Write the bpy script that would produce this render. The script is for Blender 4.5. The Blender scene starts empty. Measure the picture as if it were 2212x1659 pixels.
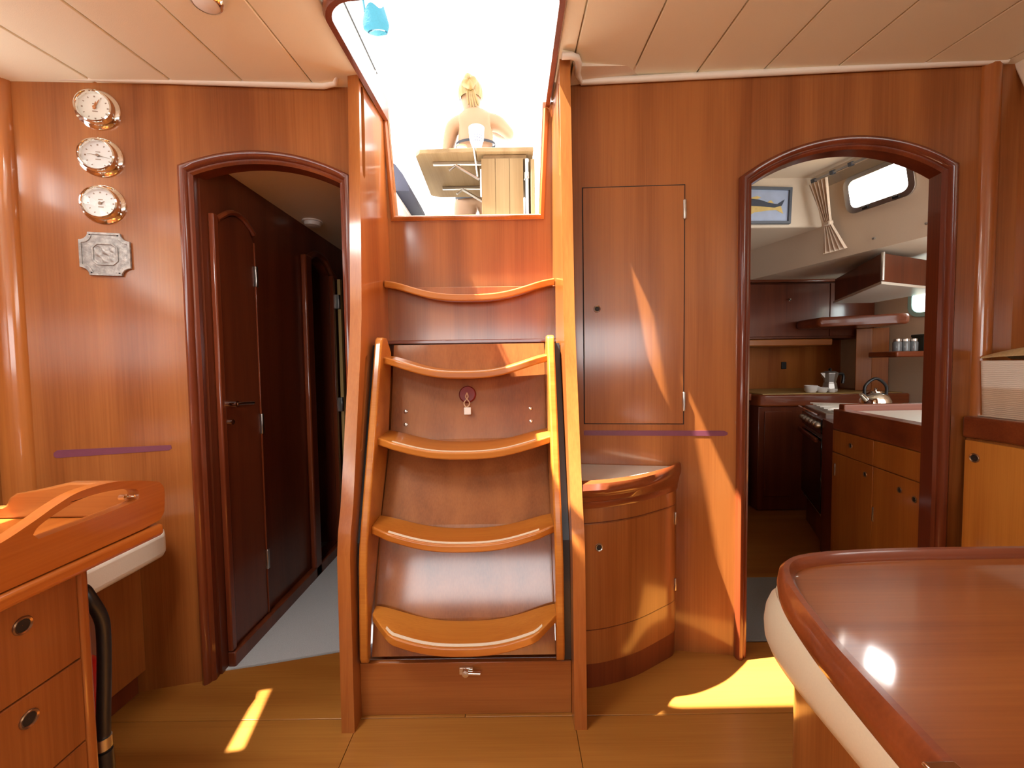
import bpy, math, random
from math import sin, cos, pi, radians, atan2, sqrt
from mathutils import Vector, Matrix
from mathutils.geometry import tessellate_polygon
random.seed(7)
S = bpy.context.scene
COL = S.collection

# ------------------------------------------------------------------ camera
cam = bpy.data.cameras.new('camera'); camo = bpy.data.objects.new('camera', cam); COL.objects.link(camo)
cam.sensor_width = 36; cam.lens = 900/2212*36; cam.clip_start = 0.02
pt, rl = radians(2.6), radians(0.8)
Fw = Vector((0, cos(pt), -sin(pt))); R0 = Vector((1,0,0)); U0 = Vector((0, sin(pt), cos(pt)))
Rt = R0*cos(rl)-U0*sin(rl); Up = U0*cos(rl)+R0*sin(rl)
camo.matrix_world = Matrix(((Rt.x,Up.x,-Fw.x,0),(Rt.y,Up.y,-Fw.y,0),(Rt.z,Up.z,-Fw.z,1.05),(0,0,0,1)))
S.camera = camo
# ------------------------------------------------------------------ view, world, sun, window light
vs = S.view_settings
vs.view_transform = 'Standard'; vs.look = 'None'; vs.exposure = 0.0; vs.gamma = 1; vs.use_curve_mapping = False
W = bpy.data.worlds.new('world'); S.world = W; W.use_nodes = True
W.node_tree.nodes['Background'].inputs[0].default_value = (1.0, 0.99, 0.97, 1)
W.node_tree.nodes['Background'].inputs[1].default_value = 4.0
SUN_DIR = Vector((0.44, 0.059, -1.0))
sun = bpy.data.lights.new('sun', 'SUN'); sun.energy = 44.0; sun.angle = radians(0.6); sun.color = (1.0, 0.93, 0.80)
suno = bpy.data.objects.new('sun', sun); COL.objects.link(suno)
suno.rotation_euler = SUN_DIR.to_track_quat('-Z', 'Y').to_euler()
def area(name, loc, direction, sx, sy, power, col=(1.0, 0.98, 0.95)):
    l = bpy.data.lights.new(name, 'AREA'); l.shape = 'RECTANGLE'; l.size = sx; l.size_y = sy; l.energy = power; l.color = col
    o = bpy.data.objects.new(name, l); COL.objects.link(o); o.location = loc
    d = Vector(direction).normalized()
    x = d.cross(Vector((0,0,1)))
    if x.length < 1e-4: x = Vector((1,0,0))
    x.normalize(); y = x.cross(d)
    o.matrix_world = Matrix(((x.x,y.x,-d.x,loc[0]),(x.y,y.y,-d.y,loc[1]),(x.z,y.z,-d.z,loc[2]),(0,0,0,1)))
    return o
# daylight standing in the saloon's window and deck-hatch openings behind the camera
area('window_light_port', (-1.60, -0.85, 1.66), (1, 0, 0.7), 1.9, 0.34, 17, (1.0, 0.96, 0.88))
area('window_light_starboard', (1.66, -0.85, 1.66), (-1, 0, 0.7), 1.9, 0.34, 17, (1.0, 0.96, 0.88))
area('deck_hatch_light', (-0.855, 0.38, 2.06), (0, 0, -1), 0.38, 0.54, 22, (1.0, 0.97, 0.92))
area('side_hatch_light', (-1.36, 0.09, 2.03), (0, 0, -1), 0.19, 0.36, 5, (1.0, 0.97, 0.92))
area('port_window_light', (-1.62, 0.86, 1.70), (1, 0, 0.1), 0.74, 0.32, 10, (1.0, 0.97, 0.93))
area('forward_window_light', (-0.40, -2.72, 1.31), (0, 1, 0), 1.8, 0.50, 24, (0.95, 0.98, 1.0))
area('galley_port_light', (2.00, 2.10, 1.99), (-0.92, -0.22, -0.35), 0.30, 0.18, 9)
area('galley_porthole_light', (2.86, 2.72, 1.44), (-1, 0, 0), 0.28, 0.16, 3, (0.85, 1.0, 0.98))

# ------------------------------------------------------------------ materials
MATS = {}
def newmat(name):
    m = bpy.data.materials.new(name); m.use_nodes = True
    b = m.node_tree.nodes['Principled BSDF']; MATS[name] = m
    return m, m.node_tree.nodes, m.node_tree.links, b
def plain(name, col, rough=0.5, metal=0.0, coat=0.0, bump=0, bscale=200, var=0.0, spec=0.5, emit=None):
    m, N, L, b = newmat(name)
    b.inputs['Base Color'].default_value = (*col, 1); b.inputs['Roughness'].default_value = rough
    b.inputs['Metallic'].default_value = metal; b.inputs['Coat Weight'].default_value = coat
    b.inputs['Specular IOR Level'].default_value = spec
    tc = N.new('ShaderNodeTexCoord')
    n = N.new('ShaderNodeTexNoise'); n.inputs['Scale'].default_value = bscale; n.inputs['Detail'].default_value = 4
    L.new(tc.outputs['Object'], n.inputs['Vector'])
    if var:
        mx = N.new('ShaderNodeMix'); mx.data_type = 'RGBA'
        mx.inputs[6].default_value = (*[c*(1-var) for c in col], 1); mx.inputs[7].default_value = (*[min(1, c*(1+var)) for c in col], 1)
        L.new(n.outputs['Fac'], mx.inputs[0]); L.new(mx.outputs[2], b.inputs['Base Color'])
    if bump:
        bp = N.new('ShaderNodeBump'); bp.inputs['Strength'].default_value = bump; bp.inputs['Distance'].default_value = 0.002
        L.new(n.outputs['Fac'], bp.inputs['Height']); L.new(bp.outputs[0], b.inputs['Normal'])
    if emit:
        b.inputs['Emission Color'].default_value = (*emit[:3], 1); b.inputs['Emission Strength'].default_value = emit[3]
    return m
def wood(name, light, dark, axis='Z', rough=0.32, coat=0.5, fine=55, crough=0.12, stripe=9):
    m, N, L, b = newmat(name)
    tc = N.new('ShaderNodeTexCoord')
    def mapped(sc, al):
        mp = N.new('ShaderNodeMapping')
        v = [sc, sc, sc]; v['XYZ'.index(axis)] = al
        mp.inputs['Scale'].default_value = v
        L.new(tc.outputs['Object'], mp.inputs['Vector']); return mp
    n1 = N.new('ShaderNodeTexNoise'); n1.inputs['Scale'].default_value = 1; n1.inputs['Detail'].default_value = 5; n1.inputs['Distortion'].default_value = 0.4
    L.new(mapped(stripe, 0.55).outputs[0], n1.inputs['Vector'])
    n2 = N.new('ShaderNodeTexNoise'); n2.inputs['Scale'].default_value = 1; n2.inputs['Detail'].default_value = 3
    L.new(mapped(fine*4, 3.0).outputs[0], n2.inputs['Vector'])
    mx = N.new('ShaderNodeMath'); mx.operation = 'MULTIPLY_ADD'; mx.inputs[1].default_value = 0.28
    L.new(n2.outputs['Fac'], mx.inputs[0]); L.new(n1.outputs['Fac'], mx.inputs[2])
    cr = N.new('ShaderNodeValToRGB')
    cr.color_ramp.elements[0].position = 0.46; cr.color_ramp.elements[0].color = (*dark, 1)
    cr.color_ramp.elements[1].position = 0.80; cr.color_ramp.elements[1].color = (*light, 1)
    L.new(mx.outputs[0], cr.inputs[0]); L.new(cr.outputs[0], b.inputs['Base Color'])
    b.inputs['Roughness'].default_value = rough+0.12; b.inputs['Specular IOR Level'].default_value = 0.22; b.inputs['Coat Weight'].default_value = coat; b.inputs['Coat Roughness'].default_value = crough
    bp = N.new('ShaderNodeBump'); bp.inputs['Strength'].default_value = 0.06; bp.inputs['Distance'].default_value = 0.001
    L.new(n2.outputs['Fac'], bp.inputs['Height']); L.new(bp.outputs[0], b.inputs['Normal'])
    return m
def glass(name, tint=(1,1,1)):
    m = bpy.data.materials.new(name); m.use_nodes = True; N = m.node_tree.nodes; L = m.node_tree.links; N.clear()
    o = N.new('ShaderNodeOutputMaterial'); t = N.new('ShaderNodeBsdfTransparent'); t.inputs[0].default_value = (*tint, 1)
    g = N.new('ShaderNodeBsdfGlossy'); g.inputs['Roughness'].default_value = 0.03
    lw = N.new('ShaderNodeLayerWeight'); lw.inputs[0].default_value = 0.5; pw = N.new('ShaderNodeMath'); pw.operation = 'POWER'; pw.inputs[1].default_value = 5
    f = N.new('ShaderNodeMath'); f.operation = 'MULTIPLY_ADD'; f.inputs[1].default_value = 0.8; f.inputs[2].default_value = 0.03; x = N.new('ShaderNodeMixShader')
    L.new(lw.outputs['Facing'], pw.inputs[0]); L.new(pw.outputs[0], f.inputs[0])
    L.new(f.outputs[0], x.inputs[0]); L.new(t.outputs[0], x.inputs[1]); L.new(g.outputs[0], x.inputs[2]); L.new(x.outputs[0], o.inputs[0])
    MATS[name] = m; return m
VEN = wood('cherry_veneer', (0.375,0.124,0.027), (0.215,0.057,0.010), 'Z', 0.36, 0.95, crough=0.15)
VENX = wood('cherry_veneer_across', (0.385,0.128,0.028), (0.25,0.068,0.012), 'X', 0.30, 0.8)
VENY = wood('cherry_veneer_lengthwise', (0.50,0.150,0.022), (0.34,0.080,0.010), 'Y', 0.26, 0.6)
TRIM = wood('mahogany_trim', (0.20,0.042,0.012), (0.11,0.020,0.007), 'Z', 0.25, 0.7, crough=0.1)
TRIMX = wood('mahogany_trim_across', (0.24,0.055,0.014), (0.14,0.028,0.008), 'X', 0.25, 0.7, crough=0.1)
PANG = wood('ladder_panel_veneer', (0.33,0.108,0.024), (0.20,0.054,0.010), 'Z', 0.36, 1.0, crough=0.10)
ORNG_LIT = wood('lit_orange_locker_wood', (0.60,0.235,0.038), (0.44,0.145,0.020), 'Z', 0.36, 0.5)  # locker door wood, brightened so its colour carries the window light
TRED = wood('ladder_wood', (0.54,0.200,0.030), (0.38,0.110,0.013), 'X', 0.26, 0.6)
SIDE = wood('side_board_wood', (0.46,0.155,0.034), (0.30,0.082,0.015), 'Z', 0.24, 0.9, crough=0.1)
FLOOR = wood('sole_wood', (0.40,0.165,0.030), (0.26,0.088,0.013), 'X', 0.30, 0.4, crough=0.2, stripe=6)
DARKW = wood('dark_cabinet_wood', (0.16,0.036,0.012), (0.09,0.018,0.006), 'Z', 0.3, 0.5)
GALW = wood('galley_cabinet_wood', (0.42,0.135,0.020), (0.28,0.070,0.009), 'Z', 0.35, 0.4)
TABW = wood('table_wood', (0.30,0.092,0.020), (0.195,0.049,0.009), 'X', 0.22, 0.8, crough=0.07, stripe=14)
TEAK = wood('teak', (0.30,0.20,0.10), (0.22,0.135,0.06), 'Z', 0.6, 0.0)
TEAKY = wood('teak_top', (0.30,0.20,0.10), (0.21,0.13,0.06), 'Y', 0.6, 0.0)
VINYL = plain('headliner_vinyl', (0.88,0.84,0.66), 0.45, bump=0.12, bscale=500, var=0.03)
BACK = plain('headliner_backing', (0.42,0.33,0.23), 0.8, var=0.05)
CREAM = plain('cream_moulding', (0.80,0.72,0.60), 0.4, bump=0.03, var=0.02)
LINER = plain('hull_liner', (0.76,0.64,0.49), 0.5, bump=0.1, bscale=300, var=0.04)
GEL = plain('gelcoat', (0.85,0.85,0.83), 0.35, var=0.02, bscale=20)
CHROME = plain('chrome', (0.90,0.89,0.84), 0.07, 1.0, var=0.02)
STEEL = plain('brushed_steel', (0.62,0.60,0.56), 0.28, 1.0, var=0.06)
BRASS = plain('bronze_ring', (0.30,0.17,0.09), 0.3, 0.8, var=0.1)
HOLE = plain('finger_hole_dark', (0.02,0.012,0.008), 0.7, var=0.1)
DIAL = plain('dial_cream', (0.80,0.79,0.72), 0.35, var=0.04, bscale=40)
DIALW = plain('dial_grey_white', (0.72,0.74,0.74), 0.35, var=0.06, bscale=60)
INK = plain('dial_ink', (0.30,0.22,0.16), 0.5, var=0.1)
COPPER = plain('copper_hand', (0.55,0.22,0.08), 0.35, 0.4, var=0.1)
BLACK = plain('black_rubber', (0.012,0.012,0.014), 0.38, bump=0.1, bscale=150, var=0.2)
BLKG = plain('oven_black_glass', (0.008,0.008,0.009), 0.06, coat=0.5, var=0.1)
LEATHER = plain('cream_leather', (0.66,0.58,0.43), 0.42, bump=0.22, bscale=260, var=0.05)
PIPE = plain('leather_piping', (0.46,0.38,0.26), 0.5, bump=0.2, bscale=300, var=0.08)
WHITEV = plain('white_vinyl', (0.78,0.72,0.61), 0.45, bump=0.18, bscale=260, var=0.04)
CARPET = plain('grey_carpet', (0.40,0.40,0.40), 0.95, bump=0.8, bscale=420, var=0.16)
MAT_ = plain('grey_mat', (0.22,0.23,0.23), 0.95, bump=0.8, bscale=300, var=0.2)
TAPE = plain('purple_tape', (0.17,0.045,0.075), 0.32, var=0.12, bscale=60)
RED = plain('red_paint', (0.45,0.015,0.012), 0.3, coat=0.4, var=0.08)
REDK = plain('red_disc', (0.20,0.012,0.008), 0.4, var=0.1)
CORD = plain('cord', (0.62,0.42,0.26), 0.7, bump=0.4, bscale=900, var=0.15)
PAPER = plain('white_plastic', (0.80,0.76,0.70), 0.4, var=0.03)
STRIP = plain('nosing_strip', (0.72,0.60,0.46), 0.35, var=0.08, bscale=90)
SKIN = plain('skin', (0.30,0.165,0.090), 0.5, var=0.06, bscale=25)
HAIR = plain('blond_hair', (0.25,0.16,0.055), 0.45, var=0.35, bscale=70, bump=0.6)
NAVY = plain('dark_navy_cloth', (0.025,0.028,0.06), 0.6, bump=0.2, bscale=300, var=0.2)
BIKINI = plain('black_cloth', (0.015,0.014,0.02), 0.6, var=0.2)
TEAL = plain('teal_cloth', (0.012,0.15,0.23), 0.55, bump=0.3, bscale=120, var=0.15)
PORCE = plain('porcelain', (0.82,0.81,0.78), 0.2, coat=0.4, var=0.02)
BLUEP = plain('blue_glaze', (0.12,0.16,0.30), 0.3, var=0.2)
WICK = plain('wicker', (0.55,0.38,0.18), 0.65, bump=0.8, bscale=160, var=0.3)
PICBG = plain('picture_blue', (0.42,0.52,0.72), 0.4, var=0.15, bscale=25)
FISHB = plain('fish_back', (0.05,0.065,0.10), 0.5, var=0.3, bscale=60)
FISHY = plain('fish_belly', (0.72,0.55,0.20), 0.5, var=0.2, bscale=50)
FRAMEG = plain('grey_frame', (0.10,0.12,0.15), 0.4, var=0.1)
ALU = plain('aluminium', (0.50,0.49,0.47), 0.38, 0.85, var=0.1)
YELST = plain('door_edge', (0.42,0.27,0.09), 0.5, var=0.1)
REDPIC = plain('red_picture', (0.30,0.025,0.03), 0.45, var=0.2, bscale=30)
COUNT = plain('counter_laminate', (0.70,0.64,0.55), 0.3, var=0.05, bscale=90)
JAR = plain('jar_glass_grey', (0.18,0.21,0.23), 0.12, coat=0.5, var=0.15)
TINB = plain('dark_tin', (0.035,0.04,0.03), 0.4, var=0.2)
CURT = plain('curtain_cloth', (0.74,0.60,0.46), 0.8, bump=0.3, bscale=500, var=0.05)
PEWTER = None
GLASS = glass('clear_glass'); ACRYL = glass('tinted_acrylic', (0.86,0.86,0.84))
LAMPG = plain('lamp_lens', (0.80,0.76,0.68), 0.3, var=0.03)
def weave():
    m, N, L, b = newmat('woven_white')
    tc = N.new('ShaderNodeTexCoord'); sp = N.new('ShaderNodeSeparateXYZ'); L.new(tc.outputs['Object'], sp.inputs[0])
    mr = N.new('ShaderNodeMapRange'); mr.inputs[1].default_value = 0.955; mr.inputs[2].default_value = 0.965
    L.new(sp.outputs['Z'], mr.inputs[0])
    mx = N.new('ShaderNodeMix'); mx.data_type = 'RGBA'; mx.inputs[6].default_value = (0.62,0.47,0.33,1); mx.inputs[7].default_value = (0.82,0.75,0.64,1)
    L.new(mr.outputs[0], mx.inputs[0]); L.new(mx.outputs[2], b.inputs['Base Color']); b.inputs['Roughness'].default_value = 0.8
    w = N.new('ShaderNodeTexWave'); w.bands_direction = 'Z'; w.inputs['Scale'].default_value = 55; w.inputs['Distortion'].default_value = 2.5
    L.new(tc.outputs['Object'], w.inputs['Vector']); bp = N.new('ShaderNodeBump'); bp.inputs['Strength'].default_value = 0.4; bp.inputs['Distance'].default_value = 0.003
    L.new(w.outputs['Fac'], bp.inputs['Height']); L.new(bp.outputs[0], b.inputs['Normal'])
    return m
WOVEN = weave()
def pewter():
    m, N, L, b = newmat('pewter')
    tc = N.new('ShaderNodeTexCoord'); n = N.new('ShaderNodeTexNoise'); n.inputs['Scale'].default_value = 75; n.inputs['Detail'].default_value = 5
    L.new(tc.outputs['Object'], n.inputs['Vector']); cr = N.new('ShaderNodeValToRGB')
    cr.color_ramp.elements[0].position = 0.35; cr.color_ramp.elements[0].color = (0.27,0.26,0.25,1)
    cr.color_ramp.elements[1].position = 0.68; cr.color_ramp.elements[1].color = (0.48,0.46,0.44,1)
    L.new(n.outputs['Fac'], cr.inputs[0]); L.new(cr.outputs[0], b.inputs['Base Color'])
    b.inputs['Metallic'].default_value = 0.45; b.inputs['Roughness'].default_value = 0.5
    bp = N.new('ShaderNodeBump'); bp.inputs['Strength'].default_value = 0.8; bp.inputs['Distance'].default_value = 0.003
    L.new(n.outputs['Fac'], bp.inputs['Height']); L.new(bp.outputs[0], b.inputs['Normal'])
    return m
PEWTER = pewter()

# ------------------------------------------------------------------ geometry helpers
IDM = Matrix.Identity(4)
def frame(origin, ux, uy, uz):
    return Matrix(((ux[0],uy[0],uz[0],origin[0]),(ux[1],uy[1],uz[1],origin[1]),(ux[2],uy[2],uz[2],origin[2]),(0,0,0,1)))
def yawf(origin, yaw):           # local x along the wall, y into the wall (away from the saloon), z up
    return Matrix.Translation(Vector((*origin[:2], origin[2] if len(origin) > 2 else 0))) @ Matrix.Rotation(yaw, 4, 'Z')
class MB:
    def __init__(s, M=IDM): s.v = []; s.f = []; s.mi = []; s.M = M
    def add(s, vs_, fs, mi=0):
        k = len(s.v); s.v += [s.M @ Vector(p) for p in vs_]
        s.f += [tuple(k+i for i in f) for f in fs]; s.mi += [mi]*len(fs); return s
    def box(s, x0, x1, y0, y1, z0, z1, mi=0):
        return s.add([(x0,y0,z0),(x1,y0,z0),(x1,y1,z0),(x0,y1,z0),(x0,y0,z1),(x1,y0,z1),(x1,y1,z1),(x0,y1,z1)],
                     [(0,3,2,1),(4,5,6,7),(0,1,5,4),(1,2,6,5),(2,3,7,6),(3,0,4,7)], mi)
    def prism(s, loops, fn, a, b, mi=0):     # loops of 2-D points (outer first, then holes), fn(p, t) -> 3-D, from a to b
        if not isinstance(loops[0][0], (tuple, list)): loops = [loops]
        flat = [p for l in loops for p in l]
        tris = tessellate_polygon([[Vector((p[0], p[1], 0)) for p in l] for l in loops])
        n = len(flat); vv = [fn(p, a) for p in flat]+[fn(p, b) for p in flat]
        ff = [tuple(t) for t in tris]+[tuple(i+n for i in reversed(t)) for t in tris]
        k = 0
        for l in loops:
            m = len(l)
            for i in range(m):
                j = (i+1) % m; ff.append((k+i, k+j, n+k+j, n+k+i))
            k += m
        return s.add(vv, ff, mi)
    def plan(s, poly, z0, z1, mi=0): return s.prism(poly, lambda p, t: (p[0], p[1], t), z0, z1, mi)
    def tube(s, path, r, seg=10, mi=0, closed=False):
        P = [Vector(p) for p in path]; n = len(P); rings = []
        t0 = (P[1]-P[0]).normalized(); up = Vector((0,0,1)) if abs(t0.z) < 0.9 else Vector((1,0,0))
        nx = t0.cross(up).normalized()
        for i in range(n):
            if closed: t = P[(i+1) % n]-P[i-1]
            else: t = P[min(i+1, n-1)]-P[max(i-1, 0)]
            t.normalize(); nx = (nx-t*nx.dot(t)).normalized(); ny = t.cross(nx)
            rr = r[i] if isinstance(r, (list, tuple)) else r
            rings.append([P[i]+nx*rr*cos(2*pi*k/seg)+ny*rr*sin(2*pi*k/seg) for k in range(seg)])
        vv = [p for q in rings for p in q]; ff = []
        for i in range(n if closed else n-1):
            a, b = i*seg, ((i+1) % n)*seg
            for k in range(seg): ff.append((a+k, a+(k+1) % seg, b+(k+1) % seg, b+k))
        if not closed:
            ff.append(tuple(range(seg-1, -1, -1))); ff.append(tuple((n-1)*seg+k for k in range(seg)))
        return s.add(vv, ff, mi)
    def lathe(s, prof, seg=32, A=IDM, mi=0, caps=True):       # prof [(r, h)] about local z of A
        vv = []; ff = []; n = len(prof)
        for (r, h) in prof:
            for k in range(seg): vv.append(A @ Vector((r*cos(2*pi*k/seg), r*sin(2*pi*k/seg), h)))
        for i in range(n-1):
            for k in range(seg): ff.append((i*seg+k, i*seg+(k+1) % seg, (i+1)*seg+(k+1) % seg, (i+1)*seg+k))
        if caps:
            ff.append(tuple(range(seg-1, -1, -1))); ff.append(tuple((n-1)*seg+k for k in range(seg)))
        return s.add(vv, ff, mi)
    def sweep(s, path, prof, fn, closed=False, mi=0):         # planar path (2-D), profile (n outward, d) -> fn((u,z), d)
        n = len(path); m = len(prof); vv = []; ff = []
        for i in range(n):
            p = Vector(path[i])
            a = Vector(path[i-1]) if (closed or i > 0) else None; b = Vector(path[(i+1) % n]) if (closed or i < n-1) else None
            t1 = (p-a).normalized() if a else None; t2 = (b-p).normalized() if b else None
            if t1 is None: t1 = t2
            if t2 is None: t2 = t1
            n1 = Vector((-t1.y, t1.x)); n2 = Vector((-t2.y, t2.x)); nn = (n1+n2)
            nn = nn/max(0.3, nn.length_squared/2) if nn.length > 1e-6 else n1
            for (q, d) in prof: w = p+nn*q; vv.append(fn((w.x, w.y), d))
        for i in range(n if closed else n-1):
            a, b = i*m, ((i+1) % n)*m
            for k in range(m): ff.append((a+k, a+(k+1) % m, b+(k+1) % m, b+k))
        if not closed:
            ff.append(tuple(range(m-1, -1, -1))); ff.append(tuple((n-1)*m+k for k in range(m)))
        return s.add(vv, ff, mi)
    def grid(s, fn, nu, nv, mi=0, th=None):                  # fn(i/nu, j/nv) -> point ; th -> offset vector for a closed slab
        vv = [fn(i/nu, j/nv) for i in range(nu+1) for j in range(nv+1)]; w = nv+1
        ff = [(i*w+j, (i+1)*w+j, (i+1)*w+j+1, i*w+j+1) for i in range(nu) for j in range(nv)]
        if th is not None:
            k = len(vv); vv += [Vector(p)+Vector(th) for p in vv]; ff += [tuple(k+q for q in reversed(f)) for f in list(ff)]
            for i in range(nu):
                ff.append((i*w, k+i*w, k+(i+1)*w, (i+1)*w)); ff.append((i*w+nv, (i+1)*w+nv, k+(i+1)*w+nv, k+i*w+nv))
            for j in range(nv):
                ff.append((j, j+1, k+j+1, k+j)); a = nu*w+j; ff.append((a, k+a, k+a+1, a+1))
        return s.add(vv, ff, mi)
    def build(s, name, mats, parent=None, smooth=False, bevel=0, seg=2, sub=0, label=None):
        me = bpy.data.meshes.new(name); me.from_pydata([tuple(p) for p in s.v], [], s.f); me.validate()
        if not isinstance(mats, (list, tuple)): mats = [mats]
        for m in mats: me.materials.append(m)
        if len(mats) > 1 and len(me.polygons) == len(s.mi):
            for p, i in zip(me.polygons, s.mi): p.material_index = i
        import bmesh
        bm = bmesh.new(); bm.from_mesh(me); bmesh.ops.recalc_face_normals(bm, faces=bm.faces); bm.to_mesh(me); bm.free()
        o = bpy.data.objects.new(name, me); COL.objects.link(o)
        if smooth:
            for p in me.polygons: p.use_smooth = True
            try: me.set_sharp_from_angle(angle=radians(40))
            except Exception: pass
        if parent:
            o.parent = parent
            if parent.type == 'EMPTY': o.matrix_parent_inverse = Matrix.Translation(-Vector(parent.location))
        if bevel:
            b = o.modifiers.new('bevel', 'BEVEL'); b.width = bevel; b.segments = seg; b.limit_method = 'ANGLE'; b.angle_limit = radians(35)
            for p in me.polygons: p.use_smooth = True
            try: me.set_sharp_from_angle(angle=radians(40))
            except Exception: pass
        if sub:
            u = o.modifiers.new('sub', 'SUBSURF'); u.levels = sub; u.render_levels = sub
        if label: o['label'] = label
        return o
def tag(o, label, cat, group=None):
    o['label'] = label; o['category'] = cat
    if group: o['group'] = group
    return o
def thing(name, label, cat, loc, group=None):
    o = bpy.data.objects.new(name, None); COL.objects.link(o); o.location = loc; o.empty_display_size = 0.05
    return tag(o, label, cat, group)
def struct(o, label=None):
    o['kind'] = 'structure'
    if label: o['label'] = label
    return o
def bez(p, n=16):                 # Catmull-Rom through the given points
    P = [Vector(q) for q in p]; out = []
    for i in range(len(P)-1):
        a = P[max(i-1,0)]; b = P[i]; c = P[i+1]; d = P[min(i+2, len(P)-1)]
        for k in range(n):
            t = k/n; out.append(0.5*((2*b)+(c-a)*t+(2*a-5*b+4*c-d)*t*t+(3*b-a-3*c+d)*t**3))
    out.append(P[-1]); return out
def rrect(x0, x1, y0, y1, r, n=5):
    out = []
    for cx, cy, a0 in ((x1-r,y0+r,-pi/2),(x1-r,y1-r,0),(x0+r,y1-r,pi/2),(x0+r,y0+r,pi)):
        for k in range(n+1):
            a = a0+pi/2*k/n; out.append((cx+r*cos(a), cy+r*sin(a)))
    return out
def finger_hole(A, parent, r=0.013, name='finger_hole', ring=None):   # A: local z pointing out of the face
    m = MB(); m.lathe([(r,0.0),(r,0.002),(r*0.9,0.0035),(r*0.72,0.002),(r*0.70,0.0005)], 20, A, 0, False)
    m.lathe([(r*0.70,0.0005),(0.0005,0.0004)], 20, A, 1, False)
    return m.build(name, [ring or BRASS, HOLE], parent, smooth=True)
def facing(origin, out):          # frame with local z along 'out'
    z = Vector(out).normalized(); x = Vector((0,0,1)).cross(z); x = x.normalized() if x.length > 1e-4 else Vector((1,0,0)); y = z.cross(x)
    return frame(origin, x, y, z)

# ------------------------------------------------------------------ the saloon shell
LA = (-1.195, 1.324); LY = radians(14.16); ML = yawf(LA, LY)
RA = (0.5886, 1.4765); RY = radians(-9.19); MR = yawf(RA, RY)
def wallY(X):
    if X < -0.155: return LA[1]+(X-LA[0])*math.tan(LY)
    return RA[1]+(X-RA[0])*math.tan(RY)
def ceilz(X, Y):
    return 2.075-(0.11*abs(X) if X < 0 else 0.073*X)+0.08*(Y-1.45)
# floor
fl = struct(MB().box(-1.75, 1.75, -2.7, 1.56, -0.06, -0.012).build('floor', HOLE), 'dark sub-floor under varnished sole panels')
def panel(poly): return MB().plan(poly, -0.012, 0.0).build('sole_panel', FLOOR, fl, bevel=0.0015)
g = 0.0015
panel([(-1.75,-2.7),(-0.47,-2.7),(-0.47,1.201-g),(-1.75,1.201-g)]); panel([(-0.47+g,-2.7),(0.17,-2.7),(0.17,1.201-g),(-0.47+g,1.201-g)])
panel([(0.17+g,-2.7),(1.75,-2.7),(1.75,1.201-g),(0.17+g,1.201-g)])
panel([(-1.75,1.201),(-0.155,1.201),(-0.155,1.56),(-0.5,1.53),(-0.9,1.43),(-1.75,1.25)])
panel([(-0.155+g,1.201),(1.75,1.201),(1.75,1.35),(0.62,1.50),(-0.155+g,1.56)])
# ceiling : backing slab with the companionway hatch and the deck hatch left open, and vinyl panels below it
cb = MB()
xs = [-1.55, -1.463, -1.257, -1.052, -0.657, -0.492, 0.166, 0.22, 1.63]; ys = [-2.75, -0.10, 0.10, 0.28, 0.66, 1.085, 1.70]
for i in range(8):
    for j in range(6):
        x0, x1, y0, y1 = xs[i], xs[i+1], ys[j], ys[j+1]
        if (i == 5 and j == 5) or (i == 3 and j in (2, 3)): continue
        if i == 1 and j in (1, 2): continue
        pts = [(x0,y0),(x1,y0),(x1,y1),(x0,y1)]
        if x0 < 0 < x1: pts = [(x0,y0),(0,y0),(x1,y0),(x1,y1),(0,y1),(x0,y1)]
        n = len(pts)
        vv = [(x,y,ceilz(x,y)+0.012) for x,y in pts]+[(x,y,ceilz(x,y)+0.05) for x,y in pts]
        if n == 4: ff = [(3,2,1,0),(4,5,6,7)]
        else: ff = [(5,4,1,0),(4,3,2,1),(6,7,10,11),(7,8,9,10)]
        ff += [(k,(k+1)%n,n+(k+1)%n,n+k) for k in range(n)]
        cb.add(vv, ff)
ce = struct(cb.build('ceiling', BACK), 'cream vinyl headliner of long panels')
def cpanel(x0, x1, y0, y1, y1b=None):
    y1b = y1 if y1b is None else y1b; gg = 0.002
    a, b = x0+gg, x1-gg; nx = 2
    m = MB(); top = []; 
    vv = []
    for zoff in (0.012, 0.0):
        for (x,y) in ((a,y0),(b,y0),(b,y1b),(a,y1)): vv.append((x,y,ceilz(x,y)+zoff))
    m.add(vv, [(0,1,2,3),(7,6,5,4),(0,4,5,1),(1,5,6,2),(2,6,7,3),(3,7,4,0)])
    return m.build('ceiling_panel', VINYL, ce, bevel=0.003)
seams = [-1.545, -1.465, -1.255, -1.05, -0.855, -0.655, -0.48]
for a, b in zip(seams, seams[1:]):
    if a == -1.465:
        cpanel(a, b, -2.7, -0.10); cpanel(a, b, 0.28, wallY(a)+0.02, wallY(b)+0.02)
    elif a in (-1.05, -0.855):
        cpanel(a, b, -2.7, 0.10); cpanel(a, b, 0.66, wallY(a)+0.02, wallY(b)+0.02)
    else: cpanel(a, b, -2.7, wallY(a)+0.02, wallY(b)+0.02)
cpanel(-0.48, 0.0, -2.7, 1.085); cpanel(0.0, 0.15, -2.7, 1.085)
cpanel(0.15, 0.22, -2.7, 1.56)
seams = [0.22, 0.43, 0.64, 0.845, 1.06, 1.30, 1.52, 1.62]
for a, b in zip(seams, seams[1:]): cpanel(a, b, -2.7, wallY(a)+0.02, wallY(b)+0.02)
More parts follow.
